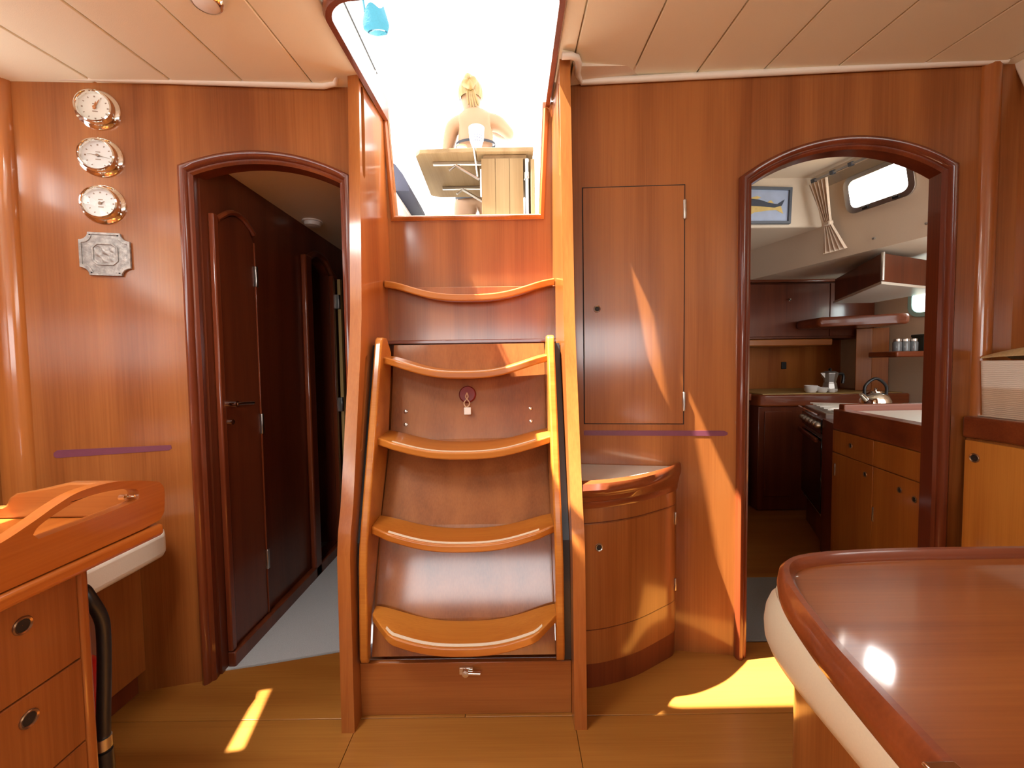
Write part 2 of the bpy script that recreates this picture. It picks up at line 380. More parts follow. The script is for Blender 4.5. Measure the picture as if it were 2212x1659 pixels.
# aft bulkheads with arched doorways
def arch(u0, u1, zs0, zs1, za, n=18):
    c = (u1-u0)/2; um = (u0+u1)/2; zm = (zs0+zs1)/2; h = za-zm; R = (c*c+h*h)/(2*h); out = []
    for k in range(n+1):
        u = u0+(u1-u0)*k/n; z = sqrt(max(0, R*R-(u-um)**2))-(R-h)
        out.append((u, zm+z+(zs1-zs0)*((u-um)/(u1-u0))))
    return out
def archwall(name, M, u0, u1, d0, d1, zs0, zs1, za, ztop, th, mat, zb=-0.01):
    A = arch(d0, d1, zs0, zs1, za)
    outer = [(u0,zb),(d0,zb)]+A+[(d1,zb),(u1,zb),(u1,ztop),(u0,ztop)]
    return struct(MB(M).prism([outer], lambda p, t: (p[0], t, p[1]), 0, th).build(name, mat))
wl = archwall('wall_port_bulkhead', ML, -0.268, 0.685, 0.185, 0.628, 1.672, 1.688, 1.730, 2.10, 0.03, VEN)
wl['label'] = 'cherry bulkhead with the arched doorway to the dark passage'
wr = archwall('wall_starboard_bulkhead', MR, -0.395, 1.02, 0.232, 0.792, 1.652, 1.640, 1.737, 2.12, 0.03, VEN)
wr['label'] = 'cherry bulkhead with the arched doorway to the galley'
PROF = [(-0.001,0.045),(-0.001,-0.004),(0.006,-0.010),(0.011,-0.010),(0.013,-0.017),(0.020,-0.024),(0.028,-0.025),(0.035,-0.020),(0.038,-0.010),(0.038,0.001),(0.012,0.001),(0.010,0.045)]
def archtrim(name, M, d0, d1, zs0, zs1, za, label):
    path = [(d0,0.0)]+arch(d0, d1, zs0, zs1, za, 24)+[(d1,0.0)]
    return struct(MB(M).sweep(path, PROF, lambda p, d: (p[0], d, p[1])).build(name, TRIM, smooth=True), label)
archtrim('trim_1', ML, 0.185, 0.628, 1.672, 1.688, 1.730, 'mahogany moulding around the passage doorway')
archtrim('trim_2', MR, 0.232, 0.792, 1.652, 1.640, 1.737, 'mahogany moulding around the galley doorway')
# corner posts, side walls, front wall
p = MB(ML); p.plan([(-0.268,0.03),(-0.268,-0.004),(-0.275,-0.014),(-0.290,-0.022),(-0.308,-0.024),(-0.330,-0.022),(-0.345,-0.012),(-0.35,0.03)], 0, 2.0)
struct(p.build('trim_3', SIDE, smooth=True), 'rounded cherry post beside the gauges')
p = MB(MR); p.plan([(0.893,0.03),(0.893,-0.004),(0.900,-0.014),(0.912,-0.020),(0.925,-0.020),(0.938,-0.014),(0.944,-0.004),(0.944,0.03)], 0, 2.0)
struct(p.build('trim_4', SIDE, smooth=True), 'rounded cherry post at the starboard corner')
PORTW = [(1.00,1.665),(1.22,1.575),(1.22,1.680),(1.0,1.785)]
PORTF = [(0.40,1.745),(0.90,1.665),(0.90,1.79),(0.40,1.87)]
def sidewall(name, x0, x1, y0, y1, z0, z1, holes, mat):
    m = MB(); m.prism([[(y0,z0),(y1,z0),(y1,z1),(y0,z1)]]+holes, lambda p, t: (t, p[0], p[1]), x0, x1)
    return struct(m.build(name, mat))
sidewall('wall_port', -1.545, -1.53, -2.7, 1.27, 0, 2.05, [rrect(-1.8,0.10,1.49,1.83,0.05), PORTW, PORTF], VEN)['label'] = 'cherry side wall with cabin windows'
sidewall('wall_starboard', 1.575, 1.62, -2.7, 1.335, 0, 2.05, [rrect(-1.8,0.10,1.49,1.83,0.05)], VEN)['label'] = 'cherry hull side behind the woven box'
m = MB(); m.prism([[(-1.75,0),(1.75,0),(1.75,2.1),(-1.75,2.1)], rrect(-1.3,0.5,1.06,1.56,0.06)], lambda p, t: (p[0], t, p[1]), -2.7, -2.65)
struct(m.build('wall_forward', VEN), 'cherry wall at the forward end')
for i, (lo, hi) in enumerate((((-1.541,-1.80,1.49),(-1.537,0.10,1.83)), ((-1.541,0.51,1.51),(-1.537,1.21,1.86)), ((1.595,-1.80,1.49),(1.599,0.10,1.83)), ((-1.3,-2.678,1.06),(0.5,-2.674,1.56)))):
    struct(MB().box(lo[0],hi[0],lo[1],hi[1],lo[2],hi[2]).build('window_%d' % (i+1), GLASS), 'clear cabin window pane')
# cream liner that comes down over the starboard hull side
m = MB(); m.add([(1.46,1.335,1.975),(1.574,1.335,1.965),(1.574,1.20,1.70),(1.46,1.10,1.99),(1.573,0.9,1.70),(1.40,0.9,2.0)], [(0,1,2,3),(3,2,4,5),(0,3,5)])
m = MB(); m.plan([(1.46,1.338),(1.574,1.338),(1.574,1.0),(1.46,1.0)], 1.99, 2.0)
m.add([(1.574,1.33,1.965),(1.574,1.255,1.74),(1.574,0.2,1.74),(1.574,0.2,2.03),(1.574,1.33,2.03),
       (1.556,1.33,1.965),(1.556,1.255,1.74),(1.556,0.2,1.74),(1.556,0.2,2.03),(1.556,1.33,2.03)],
      [(0,1,2,3,4),(9,8,7,6,5),(0,5,6,1),(1,6,7,2),(2,7,8,3),(3,8,9,4),(4,9,5,0)])
struct(m.build('trim_5', LINER, bevel=0.006), 'cream liner above the starboard hull side')
# cream mouldings under the headliner
def mould(name, pts, label):
    P = [Vector(q) for q in pts]; m = MB(); m.tube(P, [0.011]*len(P), 10)
    return struct(m.build(name, CREAM, smooth=True), label)
def wp(M, u, z, d): return M @ Vector((u, d, z))
a0 = wp(ML,-0.36,1.902,-0.012); a1 = wp(ML,0.585,2.004,-0.012)
mould('trim_6', [a0]+[a0.lerp(a1, k/6) for k in range(1,7)]+[Vector((-0.585,1.455,2.012)),Vector((-0.570,1.43,2.02)),Vector((-0.563,1.40,2.025)),Vector((-0.545,1.388,2.03)),Vector((-0.515,1.388,2.032))], 'cream moulding along the top of the gauge wall')
b0 = wp(MR,-0.33,2.045,-0.012); b1 = wp(MR,0.95,1.958,-0.012)
mould('trim_7', [Vector((0.175,1.385,2.040)),Vector((0.205,1.385,2.040)),Vector((0.225,1.395,2.040)),Vector((0.235,1.42,2.040)),Vector((0.238,1.47,2.042)),b0]+[b0.lerp(b1, k/6) for k in range(1,7)], 'cream moulding along the top of the galley wall')

# ------------------------------------------------------------------ companionway
def sideboard(name, xt, xb, th, label, group):
    prof = [(1.428,2.06),(1.421,1.95),(1.408,1.80),(1.378,1.45),(1.355,1.22),(1.335,1.12),(1.215,0.64),(1.188,0.57),(1.174,0.50),(1.150,0.0),(1.70,0.0),(1.70,2.06)]
    s1 = [(1.4225,1.715),(1.426,1.692),(1.438,1.685),(1.449,1.70),(1.464,1.86),(1.468,1.98),(1.458,2.0),(1.442,1.995),(1.430,1.85)]
    s2 = [(1.290,0.80),(1.294,0.785),(1.308,0.79),(1.394,1.07),(1.390,1.09),(1.374,1.08)]
    def fn(p, t):
        x = xb+(xt-xb)*(p[1]/2.05); return (x+t, p[0], p[1])
    th0 = thing(name, label, 'panel', (xb, 1.4, 0), group)
    MB().prism([prof, s1, s2] if xb < 0 else [prof, s1], fn, 0, th).build('board', SIDE, th0, bevel=0.004, seg=2)
    return th0
sb = sideboard('companionway_side_board', -0.531, -0.503, 0.037, 'tall shaped cherry board between the ladder and the passage doorway', 'boards flanking the ladder')
sideboard('companionway_side_board', 0.172, 0.166, 0.036, 'tall shaped cherry board beside the curved corner cabinet', 'boards flanking the ladder')
# upper panel with the washboard opening
SL = [(-0.455,1.652),(0.118,1.652),(0.138,2.03),(-0.482,2.03)]
m = MB(); m.prism([(-0.50,1.10),(0.18,1.10),(0.18,2.09),(0.137,2.09),(0.118,1.652),(-0.455,1.652),(-0.481,2.09),(-0.50,2.09)], lambda p, t: (p[0], t, p[1]), 1.70, 1.725)
struct(m.build('wall_companionway', VEN), 'cherry panel under the companionway opening')
m = MB(); m.sweep([(-0.483,2.06),(-0.455,1.652),(0.118,1.652),(0.140,2.06)], [(0.0,1.735),(0.0,1.692),(-0.006,1.686),(-0.014,1.688),(-0.02,1.694),(-0.02,1.701),(-0.004,1.735)][::-1], lambda p, d: (p[0], d, p[1]))
struct(m.build('trim_8', SIDE, smooth=True), 'cherry bead around the companionway opening')
# riser under the fixed step
struct(MB().box(-0.50,0.18,1.655,1.675,1.15,1.36).build('trim_9', VEN, bevel=0.002), 'riser board under the fixed top step')
MB_ = MB().box(-0.50,0.18,1.60,1.66,1.135,1.150)
struct(MB_.build('trim_10', TRIMX, bevel=0.003), 'dark strip above the ladder')
struct(MB().box(-0.50,0.18,1.66,1.69,0.0,1.14).build('trim_11', DARKW), 'dark board behind the ladder')
def tread(parent, zc, yf, yb, xc, hw, rise, bow, th=0.022, strip=True, name='tread', chamf=0.78):
    def fn(i, j):
        s = i*2-1; a = abs(s); fy = yf+0.012*s*s+bow*max(0, (a-chamf)/(1-chamf))**1.2
        z = zc+rise*(0.35*a*a+0.65*(1-cos(pi*min(1, a**1.5)))/2)
        return (xc+hw*s, fy+(yb-fy)*j, z+0.006*j)
    o = MB().grid(fn, 40, 8, th=(0,0.0,-th)).build(name, TRED, parent, smooth=True, bevel=0.005, seg=3)
    if strip:
        m = MB()
        def sf(i, j):
            s = (i*2-1)*0.80; a = abs(s); fy = yf+0.012*s*s+bow*max(0, (a-chamf)/(1-chamf))**1.2
            z = zc+rise*(0.35*a*a+0.65*(1-cos(pi*min(1, a**1.5)))/2)
            return (xc+hw*s, fy+0.009+0.011*j, z+0.0005)
        m.grid(sf, 36, 1, th=(0,0,0.0015)).build('nosing_strip', STRIP, o)
    return o
st = thing('companionway_step', 'fixed curved step highest of all, above the ladder', 'step', (-0.16, 1.6, 1.3))
tread(st, 1.318, 1.575, 1.654, -0.157, 0.325, 0.060, 0.012, 0.026, False, 'curved_tread')
lad = thing('companionway_ladder', 'cherry companionway ladder with four dished treads and rounded stringers', 'ladder', (-0.155, 1.25, 0.165))
for (x0, x1) in ((-0.461,-0.436),(0.120,0.145)):
    prof = [(1.425,1.150),(1.412,1.142),(1.405,1.125),(1.212,0.52),(1.203,0.47),(1.188,0.19),(1.196,0.172),(1.215,0.17),(1.24,0.30),(1.345,0.55),(1.46,0.80),(1.52,1.10),(1.47,1.15)]
    MB().prism([prof], lambda p, t: (t, p[0], p[1]), x0, x1).build('stringer', TRED, lad, bevel=0.006, seg=3)
bp = [(1.555,1.13),(1.478,0.79),(1.345,0.53),(1.25,0.275),(1.228,0.17)]
MB().prism([bp+[(y+0.018, z) for y, z in reversed(bp)]], lambda p, t: (t, p[0], p[1]), -0.437, 0.121).build('back_panel', PANG, lad)
tread(lad, 1.030, 1.395, 1.525, -0.158, 0.288, 0.055, 0.020, 0.024)
tread(lad, 0.776, 1.305, 1.470, -0.157, 0.288, 0.045, 0.025, 0.024)
tread(lad, 0.517, 1.215, 1.337, -0.152, 0.285, 0.046, 0.025, 0.024)
tread(lad, 0.262, 1.125, 1.247, -0.147, 0.280, 0.052, 0.075, 0.024, chamf=0.72)
for (x, z) in ((-0.385,0.888),(-0.383,0.842),(0.066,0.893),(0.067,0.848)):
    y = 1.478+(z-0.79)*0.226; MB().lathe([(0.007,0),(0.007,0.002),(0.004,0.004),(0.0005,0.004)], 14, facing((x,y-0.001,z),(0,-0.97,0.21))).build('screw', STEEL, lad, smooth=True)
yk = 1.478+(0.945-0.79)*0.226
MB().lathe([(0.031,0),(0.031,0.006),(0.027,0.011),(0.0005,0.012)], 28, facing((-0.162,yk-0.001,0.945),(0,-0.97,0.21))).build('pull_disc', REDK, lad, smooth=True, label='dark red disc')
m = MB(); m.tube(bez([(-0.163,yk-0.02,0.953),(-0.158,yk-0.026,0.938),(-0.172,yk-0.03,0.918),(-0.164,yk-0.032,0.902),(-0.152,yk-0.03,0.916),(-0.166,yk-0.028,0.938),(-0.161,yk-0.022,0.953)], 8), 0.0022, 6)
m.build('cord_loop', CORD, lad, smooth=True)
MB().box(-0.172,-0.147,yk-0.040,yk-0.032,0.876,0.902).build('padlock_tag', PAPER, lad, bevel=0.002, label='small white square tag')
for k, (x0, x1) in enumerate(((-0.4835,-0.4615),(0.1455,0.1665))):
    prof = [(1.452,1.125),(1.235,0.52),(1.222,0.40),(1.212,0.165),(1.26,0.165),(1.36,0.55),(1.53,1.125)]
    struct(MB().prism([prof], lambda p, t: (t+(0.012 if t < -0.47 and p[1] < 0.5 else 0), p[0], p[1]), x0, x1).build('trim_%d' % (21+k), BLACK), 'black filler between the ladder and a side board')
# base panel with latch
bs = thing('ladder_base_panel', 'low plain panel at the foot of the ladder with a chrome latch', 'panel', (-0.15,1.21,0))
MB().box(-0.468,0.166,1.210,1.228,0.0,0.162).build('board', VENX, bs, bevel=0.002)
lt = MB().box(-0.170,-0.128,1.203,1.211,0.128,0.150).build('latch', CHROME, bs, bevel=0.002)
m = MB(); m.tube([(-0.152,1.196,0.139),(-0.105,1.192,0.140)], 0.005, 10); m.lathe([(0.010,0),(0.010,0.014),(0.0005,0.015)], 14, facing((-0.150,1.204,0.139),(0,-1,0))); m.build('lever', CHROME, lt, smooth=True)
MB().box(-0.172,-0.135,1.224,1.2275,0.173,0.192).build('strike_plate', STEEL, lad, bevel=0.001)
# dark trim round the hatch in the headliner
hp = []
X0, X1, Y0, Y1, r = -0.468, 0.142, 1.105, 1.70, 0.065
for k in range(9): a = pi+pi/2*k/8; hp.append((X0+r+r*cos(a), Y0+r+r*sin(a)))
for k in range(9): a = -pi/2+pi/2*k/8; hp.append((X1-r+r*cos(a), Y0+r+r*sin(a)))
path = [(X0-0.006,Y1-0.01)]+hp+[(X1+0.004,Y1-0.01)]
m = MB(); m.sweep(path, [(0.0,-0.022),(0.0,0.055),(-0.022,0.055),(-0.022,-0.010),(-0.016,-0.022)], lambda p, d: (p[0], p[1], ceilz(p[0],p[1])+d))
struct(m.build('trim_12', TRIM, smooth=True), 'dark mahogany frame round the hatch in the headliner')

# ------------------------------------------------------------------ things on the port bulkhead
def gauge(u, z, face, mode, label):
    A = ML @ frame((u, -0.0005, z), (1,0,0), (0,0,1), (0,-1,0))
    b = A @ Vector((0,0,0)); g = thing('brass_gauge', label, 'gauge', b, 'chrome gauges on the wall')
    fl_ = MB(); fl_.lathe([(0.0590,0.0),(0.0590,0.003),(0.056,0.006),(0.050,0.009),(0.0490,0.020),(0.0475,0.0245),(0.044,0.026),(0.0415,0.023),(0.0405,0.012)], 48, A, 0, False)
    fl_.build('bezel', CHROME, g, smooth=True)
    MB().lathe([(0.0410,0.010),(0.0410,0.0125),(0.0005,0.0127)], 40, A).build('dial', face, g, smooth=True)
    mk = MB(A); n = 12
    for k in range(n):
        a = 2*pi*k/n
        if mode and 4.2 < a < 5.2: continue
        c, s_ = cos(a), sin(a); w = 0.0022 if k % 3 == 0 else 0.0015; r0, r1 = 0.030, 0.0345
        mk.add([(c*r0-s_*w, s_*r0+c*w, 0.0130),(c*r0+s_*w, s_*r0-c*w, 0.0130),(c*r1+s_*w, s_*r1-c*w, 0.0130),(c*r1-s_*w, s_*r1+c*w, 0.0130)], [(0,1,2,3)])
    for (x, y, w, h) in ((0,0.011,0.006,0.0012),(0,-0.011,0.007,0.0014)): mk.add([(x-w,y-h,0.0130),(x+w,y-h,0.0130),(x+w,y+h,0.0130),(x-w,y+h,0.0130)], [(0,1,2,3)])
    mk.build('dial_marks', INK, g)
    def hand(a, l, w, mat, t):
        c, s_ = cos(a), sin(a); h = MB(A)
        h.prism([[(-0.006*c-s_*w,-0.006*s_+c*w),(-0.006*c+s_*w,-0.006*s_-c*w),(l*c+s_*w*0.3,l*s_-c*w*0.3),(l*c-s_*w*0.3,l*s_+c*w*0.3)]], lambda p, q: (p[0],p[1],q), t, t+0.001)
        h.build('hand', mat, g)
    if mode == 0: hand(radians(62), 0.027, 0.0022, COPPER, 0.0145); hand(radians(75), 0.017, 0.003, COPPER, 0.0155)
    elif mode == 1: hand(radians(-12), 0.031, 0.0010, INK, 0.0145); hand(radians(172), 0.026, 0.0010, INK, 0.0155)
    else: hand(radians(28), 0.012, 0.0020, INK, 0.0145)
    MB().lathe([(0.004,0.013),(0.004,0.018),(0.0005,0.019)], 12, A).build('hub', COPPER if mode == 0 else INK, g, smooth=True)
    MB().lathe([(0.0412,0.0215),(0.030,0.0232),(0.015,0.0242),(0.0005,0.0245)], 40, A, 0, False).build('glass', GLASS, g, smooth=True)
    for k in range(3):
        a = radians(-30+120*k); MB().lathe([(0.0028,0.004),(0.0028,0.0085),(0.0005,0.009)], 10, A @ Matrix.Translation((0.0545*cos(a),0.0545*sin(a),0))).build('screw', CHROME, g, smooth=True)
    return g
gauge(-0.059, 1.845, DIAL, 0, 'round chrome ship clock with copper hands, topmost above two grey dials')
gauge(-0.058, 1.703, DIALW, 1, 'round chrome gauge with thin needle between the clock and another gauge')
gauge(-0.058, 1.561, DIALW, 2, 'round chrome gauge with short needle directly above the pewter plaque')
A = ML @ frame((-0.058, -0.0005, 1.409), (1,0,0), (0,0,1), (0,-1,0))
pq = thing('pewter_plaque', 'grey pewter plaque with notched corners under the gauges', 'plaque', A @ Vector((0,0,0)))
def notch(h, c, n=6):
    out = []
    for (cx, cy, a0) in ((h,-h,pi),(h,h,-pi/2),(-h,h,0),(-h,-h,pi/2)):
        for k in range(n+1):
            a = a0-pi/2*k/n
            out.append((cx+c*cos(a), cy+c*sin(a)))
    return out
MB(A).prism([notch(0.0655,0.024)], lambda p, t: (p[0],p[1],t), 0, 0.006).build('plate', PEWTER, pq, bevel=0.002)
oc = lambda h, c: [(h,-h+c),(h,h-c),(h-c,h),(-h+c,h),(-h,h-c),(-h,-h+c),(-h+c,-h),(h-c,-h)]
m = MB(A); m.prism([notch(0.0655,0.024), notch(0.0585,0.026)], lambda p, t: (p[0],p[1],t), 0.006, 0.009); m.build('rim', PEWTER, pq, bevel=0.001)
MB(A).prism([oc(0.034,0.013), oc(0.029,0.011)], lambda p, t: (p[0],p[1],t), 0.006, 0.0095).build('inner_ring', PEWTER, pq, bevel=0.001)
MB(A).grid(lambda i, j: ((i-.5)*0.054, (j-.5)*0.054, 0.0065+0.0035*sin(i*9)*cos(j*11+i*5)*(1-(2*i-1)**4)*(1-(2*j-1)**4)), 24, 24, th=(0,0,-0.003)).build('relief', PEWTER, pq, smooth=True)
m = MB(ML); m.prism([[(-0.222,0.789),(-0.216,0.784),(0.080,0.789),(0.088,0.795),(0.086,0.806),(-0.212,0.808),(-0.222,0.800)]], lambda p, t: (p[0],t,p[1]), -0.0012, 0.0)
tag(m.build('tape_strip', TAPE), 'strip of purple tape on the wall under the gauges', 'tape')
m = MB(MR); m.prism([[(-0.330,0.787),(0.155,0.791),(0.166,0.796),(0.166,0.804),(0.155,0.810),(-0.330,0.805)]], lambda p, t: (p[0],t,p[1]), -0.0012, 0.0)
tag(m.build('tape_strip', TAPE), 'strip of purple tape on the wall above the curved cabinet', 'tape')
# ceiling lamp
lz = ceilz(-0.742,1.07)
lm = thing('ceiling_lamp', 'round chrome ceiling lamp with frosted lens in the headliner', 'lamp', (-0.742,1.07,lz))
A = frame((-0.742,1.07,lz-0.0005),(1,0,0),(0,-1,0),(0,0,-1))
MB().lathe([(0.040,0),(0.040,0.004),(0.034,0.012),(0.030,0.014)], 32, A, 0, False).build('rim', CHROME, lm, smooth=True)
MB().lathe([(0.031,0.0),(0.031,0.012),(0.02,0.0165),(0.0005,0.018)], 32, A).build('lens', LAMPG, lm, smooth=True)

# ------------------------------------------------------------------ starboard bulkhead: locker door and curved cabinet
ld = thing('locker_door', 'flat cherry locker door with two hinges set in the galley wall', 'door', MR @ Vector((-0.15,0,0.832)))
m = MB(MR); m.prism([[(-0.326,0.832),(0.017,0.834),(0.018,1.663),(-0.328,1.680)]], lambda p, t: (p[0],t,p[1]), -0.006, -0.001); m.build('panel', VEN, ld, bevel=0.0015)
m = MB(MR); m.prism([[(-0.3295,0.829),(0.0205,0.831),(0.0215,1.667),(-0.3315,1.684)],[(-0.326,0.832),(0.017,0.834),(0.018,1.663),(-0.328,1.680)]], lambda p, t: (p[0],t,p[1]), -0.0015, -0.0003); m.build('gap_line', HOLE, ld)
for z in (1.58,0.913): MB(MR).box(0.014,0.024,-0.011,-0.001,z-0.034,z+0.034).build('hinge', STEEL, ld, bevel=0.003)
finger_hole(MR @ frame((-0.280,-0.006,1.248),(1,0,0),(0,0,1),(0,-1,0)), ld, 0.0125, ring=STEEL)
cc = thing('curved_corner_cabinet', 'curved cherry corner cabinet with a rounded rim beside the ladder', 'cabinet', (0.35,1.40,0))
def bez2(pts, n): return [(q.x, q.y) for q in bez([(a,b,0) for a,b in pts], n)]
def carc(off):
    return bez2([(0.2065,1.288-off*1.15),(0.29,1.302-off*1.1),(0.40,1.343-off*0.95),(0.50,1.403-off*0.7),(0.560,1.444-off*0.35),(0.582+off*0.3,1.4715-off*0.06)], 6)
def cpl(off): return carc(off)+[(0.2065,1.532)]
MB().plan(cpl(0.0), 0.09, 0.60).build('body', VEN, cc, smooth=True)
MB().plan(cpl(-0.012), 0.0, 0.09).build('kick_board', TRIM, cc, smooth=True)
def curved(i0, i1, z0, z1a, z1b, off, mat, name, parent):
    C_ = carc(off)[i0:i1+1]; m = MB(); n = len(C_); I_ = carc(off-0.004)[i0:i1+1]
    vv = []
    for k in range(n):
        zt = z1a+(z1b-z1a)*k/(n-1)
        vv += [(*C_[k],z0),(*C_[k],zt),(*I_[k],zt),(*I_[k],z0)]
    ff = []
    for k in range(n-1):
        a, b = 4*k, 4*k+4
        for q in range(4): ff.append((a+q, b+q, b+(q+1)%4, a+(q+1)%4))
    ff += [(0,1,2,3),(4*n-1,4*n-2,4*n-3,4*n-4)]
    return m.add(vv, ff).build(name, mat, parent, smooth=True)
dr = curved(1, 26, 0.205, 0.545, 0.545, 0.003, VEN, 'door', cc)
curved(1, 26, 0.5475, 0.550, 0.550, 0.0015, DARKW, 'gap_line', cc)
curved(1, 26, 0.2005, 0.203, 0.203, 0.0015, DARKW, 'gap_line', cc)
C_ = carc(0.003); c4 = C_[5]
finger_hole(facing((0.268,1.2935,0.470),(0.2,-1,0)), dr, 0.0125, ring=STEEL)
for z in (0.50,0.26):
    q = C_[26]; MB(yawf((q[0],q[1],z),radians(40))).box(-0.004,0.004,-0.006,0.0,-0.022,0.022).build('hinge', STEEL, dr, bevel=0.002)
# rim and top
def ring(off, dz): return [(x,y,dz) for x,y in carc(off)]
prof = [(0.0,0.600),(0.012,0.600),(0.018,0.612),(0.018,0.622),(0.030,0.630),(0.034,0.645),(0.050,0.655),(0.056,0.672),(0.050,0.690),(0.036,0.697),(0.024,0.692),(0.020,0.680),(0.0,0.680)]
m = MB(); n = len(carc(0)); vv = []
rows = [[(x,y,z) for x,y in carc(o)] for o, z in prof]
for r_ in rows: vv += r_
ff = [(a*n+k, a*n+k+1, ((a+1)%len(prof))*n+k+1, ((a+1)%len(prof))*n+k) for a in range(len(prof)) for k in range(n-1)]
ff += [tuple(a*n for a in range(len(prof))), tuple(a*n+n-1 for a in reversed(range(len(prof))))]
m.add(vv, ff); m.build('rim', TRIMX, cc, smooth=True)
MB().plan(cpl(0.021), 0.660, 0.681).build('top', COUNT, cc)

# ------------------------------------------------------------------ chart table corner (port side)
nt = thing('chart_table', 'varnished chart table with raised fiddle and long hand-hold slot', 'table', (-1.1,0.6,0.70))
# front fiddle board with hand-hold, plane x = -0.80 .. -0.775, running fore and aft
out = [(-0.10,0.715),(0.40,0.716),(0.86,0.718),(0.900,0.722)]+bez2([(0.912,0.735),(0.915,0.765),(0.914,0.790),(0.902,0.806)], 4)+bez2([(0.86,0.820),(0.80,0.834),(0.74,0.835),(0.70,0.824),(0.66,0.807),(0.61,0.790),(0.54,0.782)], 6)+[(-0.10,0.778)]
slot = bez2([(0.668,0.7775),(0.75,0.7785),(0.838,0.781),(0.852,0.788)], 5)+bez2([(0.853,0.798),(0.846,0.806),(0.815,0.8155),(0.77,0.821),(0.735,0.820),(0.70,0.811),(0.670,0.798),(0.661,0.787)], 4)
MB().prism([out, slot], lambda p, t: (t, p[0], p[1]), -0.800, -0.776).build('fiddle', VENY, nt, bevel=0.006, seg=3)
MB().box(-0.806,-0.770,-0.10,0.905,0.688,0.7145).build('lower_edge', VENY, nt, bevel=0.008, seg=3)
MB().box(-1.33,-0.801,-0.10,0.904,0.700,0.7345).build('top', VENY, nt, bevel=0.003)
MB().prism([[(-1.33,0.735),(-0.801,0.735),(-0.801,0.806),(-0.88,0.810),(-0.955,0.811),(-1.03,0.795),(-1.07,0.789),(-1.084,0.780),(-1.092,0.764),(-1.105,0.758),(-1.33,0.752)]], lambda p, t: (p[0], t, p[1]), 0.882, 0.905).build('end_fiddle', VENX, nt, bevel=0.005)
out = [(-0.10,0.735),(0.88,0.735),(0.88,0.82),(0.87,0.832),(0.80,0.834),(0.74,0.832),(0.715,0.818),(0.70,0.802),(0.66,0.798),(-0.10,0.79)]
MB().prism([out], lambda p, t: (t, p[0], p[1]), -1.355, -1.331).build('back_fiddle', VENY, nt, bevel=0.006, seg=3)
m = MB(); m.lathe([(0.006,0),(0.006,0.012),(0.0005,0.013)], 12, facing((-0.801,0.838,0.792),(1,0,0))); m.lathe([(0.004,0),(0.004,0.02),(0.0005,0.021)], 12, facing((-0.801,0.850,0.790),(1,0,0)))
m.build('catch', CHROME, nt, smooth=True)
dc = thing('drawer_unit', 'cherry drawer unit with round finger holes under the chart table', 'cabinet', (-1.05,0.4,0))
MB().box(-1.30,-0.846,-0.10,0.790,0.0,0.687).build('body', VEN, dc, bevel=0.002)
MB().box(-0.852,-0.832,0.777,0.797,0.0,0.689).build('corner_post', SIDE, dc, bevel=0.006, seg=3)
for (z0, z1) in ((0.5015,0.672),(0.3375,0.4985),(0.1735,0.3345),(0.03,0.1705)):
    d = MB().box(-0.8455,-0.834,0.26,0.776,z0,z1).build('drawer', VEN, dc, bevel=0.002)
    finger_hole(frame((-0.834,0.686,z0+0.120),(0,1,0),(0,0,1),(1,0,0)), d, 0.015)
bn = thing('bench_base', 'low cherry bench base under the cream cushion', 'bench', (-1.38,1.1,0))
MB().plan([(-1.52,0.86),(-1.215,0.86),(-1.205,1.315),(-1.52,1.235)], 0.075, 0.44).build('box', VEN, bn, bevel=0.002)
MB().plan([(-1.52,0.86),(-1.238,0.86),(-1.228,1.310),(-1.52,1.235)], 0.0, 0.075).build('kick_board', TRIM, bn, bevel=0.002)
MB().plan([(-1.52,0.86),(-1.20,0.86),(-1.19,1.31),(-1.52,1.232)], 0.44, 0.474).build('seat_board', VENX, bn, bevel=0.003)
def cushion(name, poly, z0, z1, mat, r, parent=None):
    return MB().plan(poly, z0, z1).build(name, mat, parent, bevel=r, seg=5)
nc = cushion('seat_cushion', [(-1.515,0.87),(-1.070,0.87),(-1.068,1.19),(-1.070,1.25),(-1.09,1.285),(-1.15,1.297),(-1.515,1.222)], 0.475, 0.562, WHITEV, 0.028)
tag(nc, 'thick white cushion on the bench behind the chart table', 'cushion')
fe = thing('fire_extinguisher', 'red fire extinguisher with black hose beside the drawer unit', 'fire extinguisher', (-0.927,0.843,0))
MB().lathe([(0.030,0.0),(0.039,0.004),(0.040,0.02),(0.040,0.30),(0.036,0.335),(0.018,0.352),(0.016,0.37)], 28, Matrix.Translation((-0.927,0.843,0.10))).build('cylinder', RED, fe, smooth=True)
MB().box(-0.970,-0.885,0.800,0.885,0.0,0.10).build('stand', TRIM, fe, bevel=0.004)
MB().lathe([(0.016,0),(0.020,0.01),(0.020,0.06),(0.012,0.075)], 16, Matrix.Translation((-0.927,0.843,0.47))).build('valve', BLACK, fe, smooth=True)
hs = MB(); hs.tube(bez([(-0.922,0.845,0.53),(-0.905,0.832,0.585),(-0.872,0.820,0.610),(-0.856,0.819,0.592),(-0.848,0.831,0.545),(-0.848,0.834,0.50),(-0.848,0.830,0.42),(-0.848,0.824,0.34),(-0.848,0.820,0.265)], 10), 0.0115, 14)
h = hs.build('hose', BLACK, fe, smooth=True)
MB().lathe([(0.0145,0),(0.0145,0.024)], 18, Matrix.Translation((-0.848,0.820,0.278))).build('clip', STEEL, h, smooth=True)
MB().lathe([(0.0145,0),(0.016,0.012),(0.015,0.05)], 18, Matrix.Translation((-0.848,0.820,0.222))).build('nozzle', BLACK, h, smooth=True)

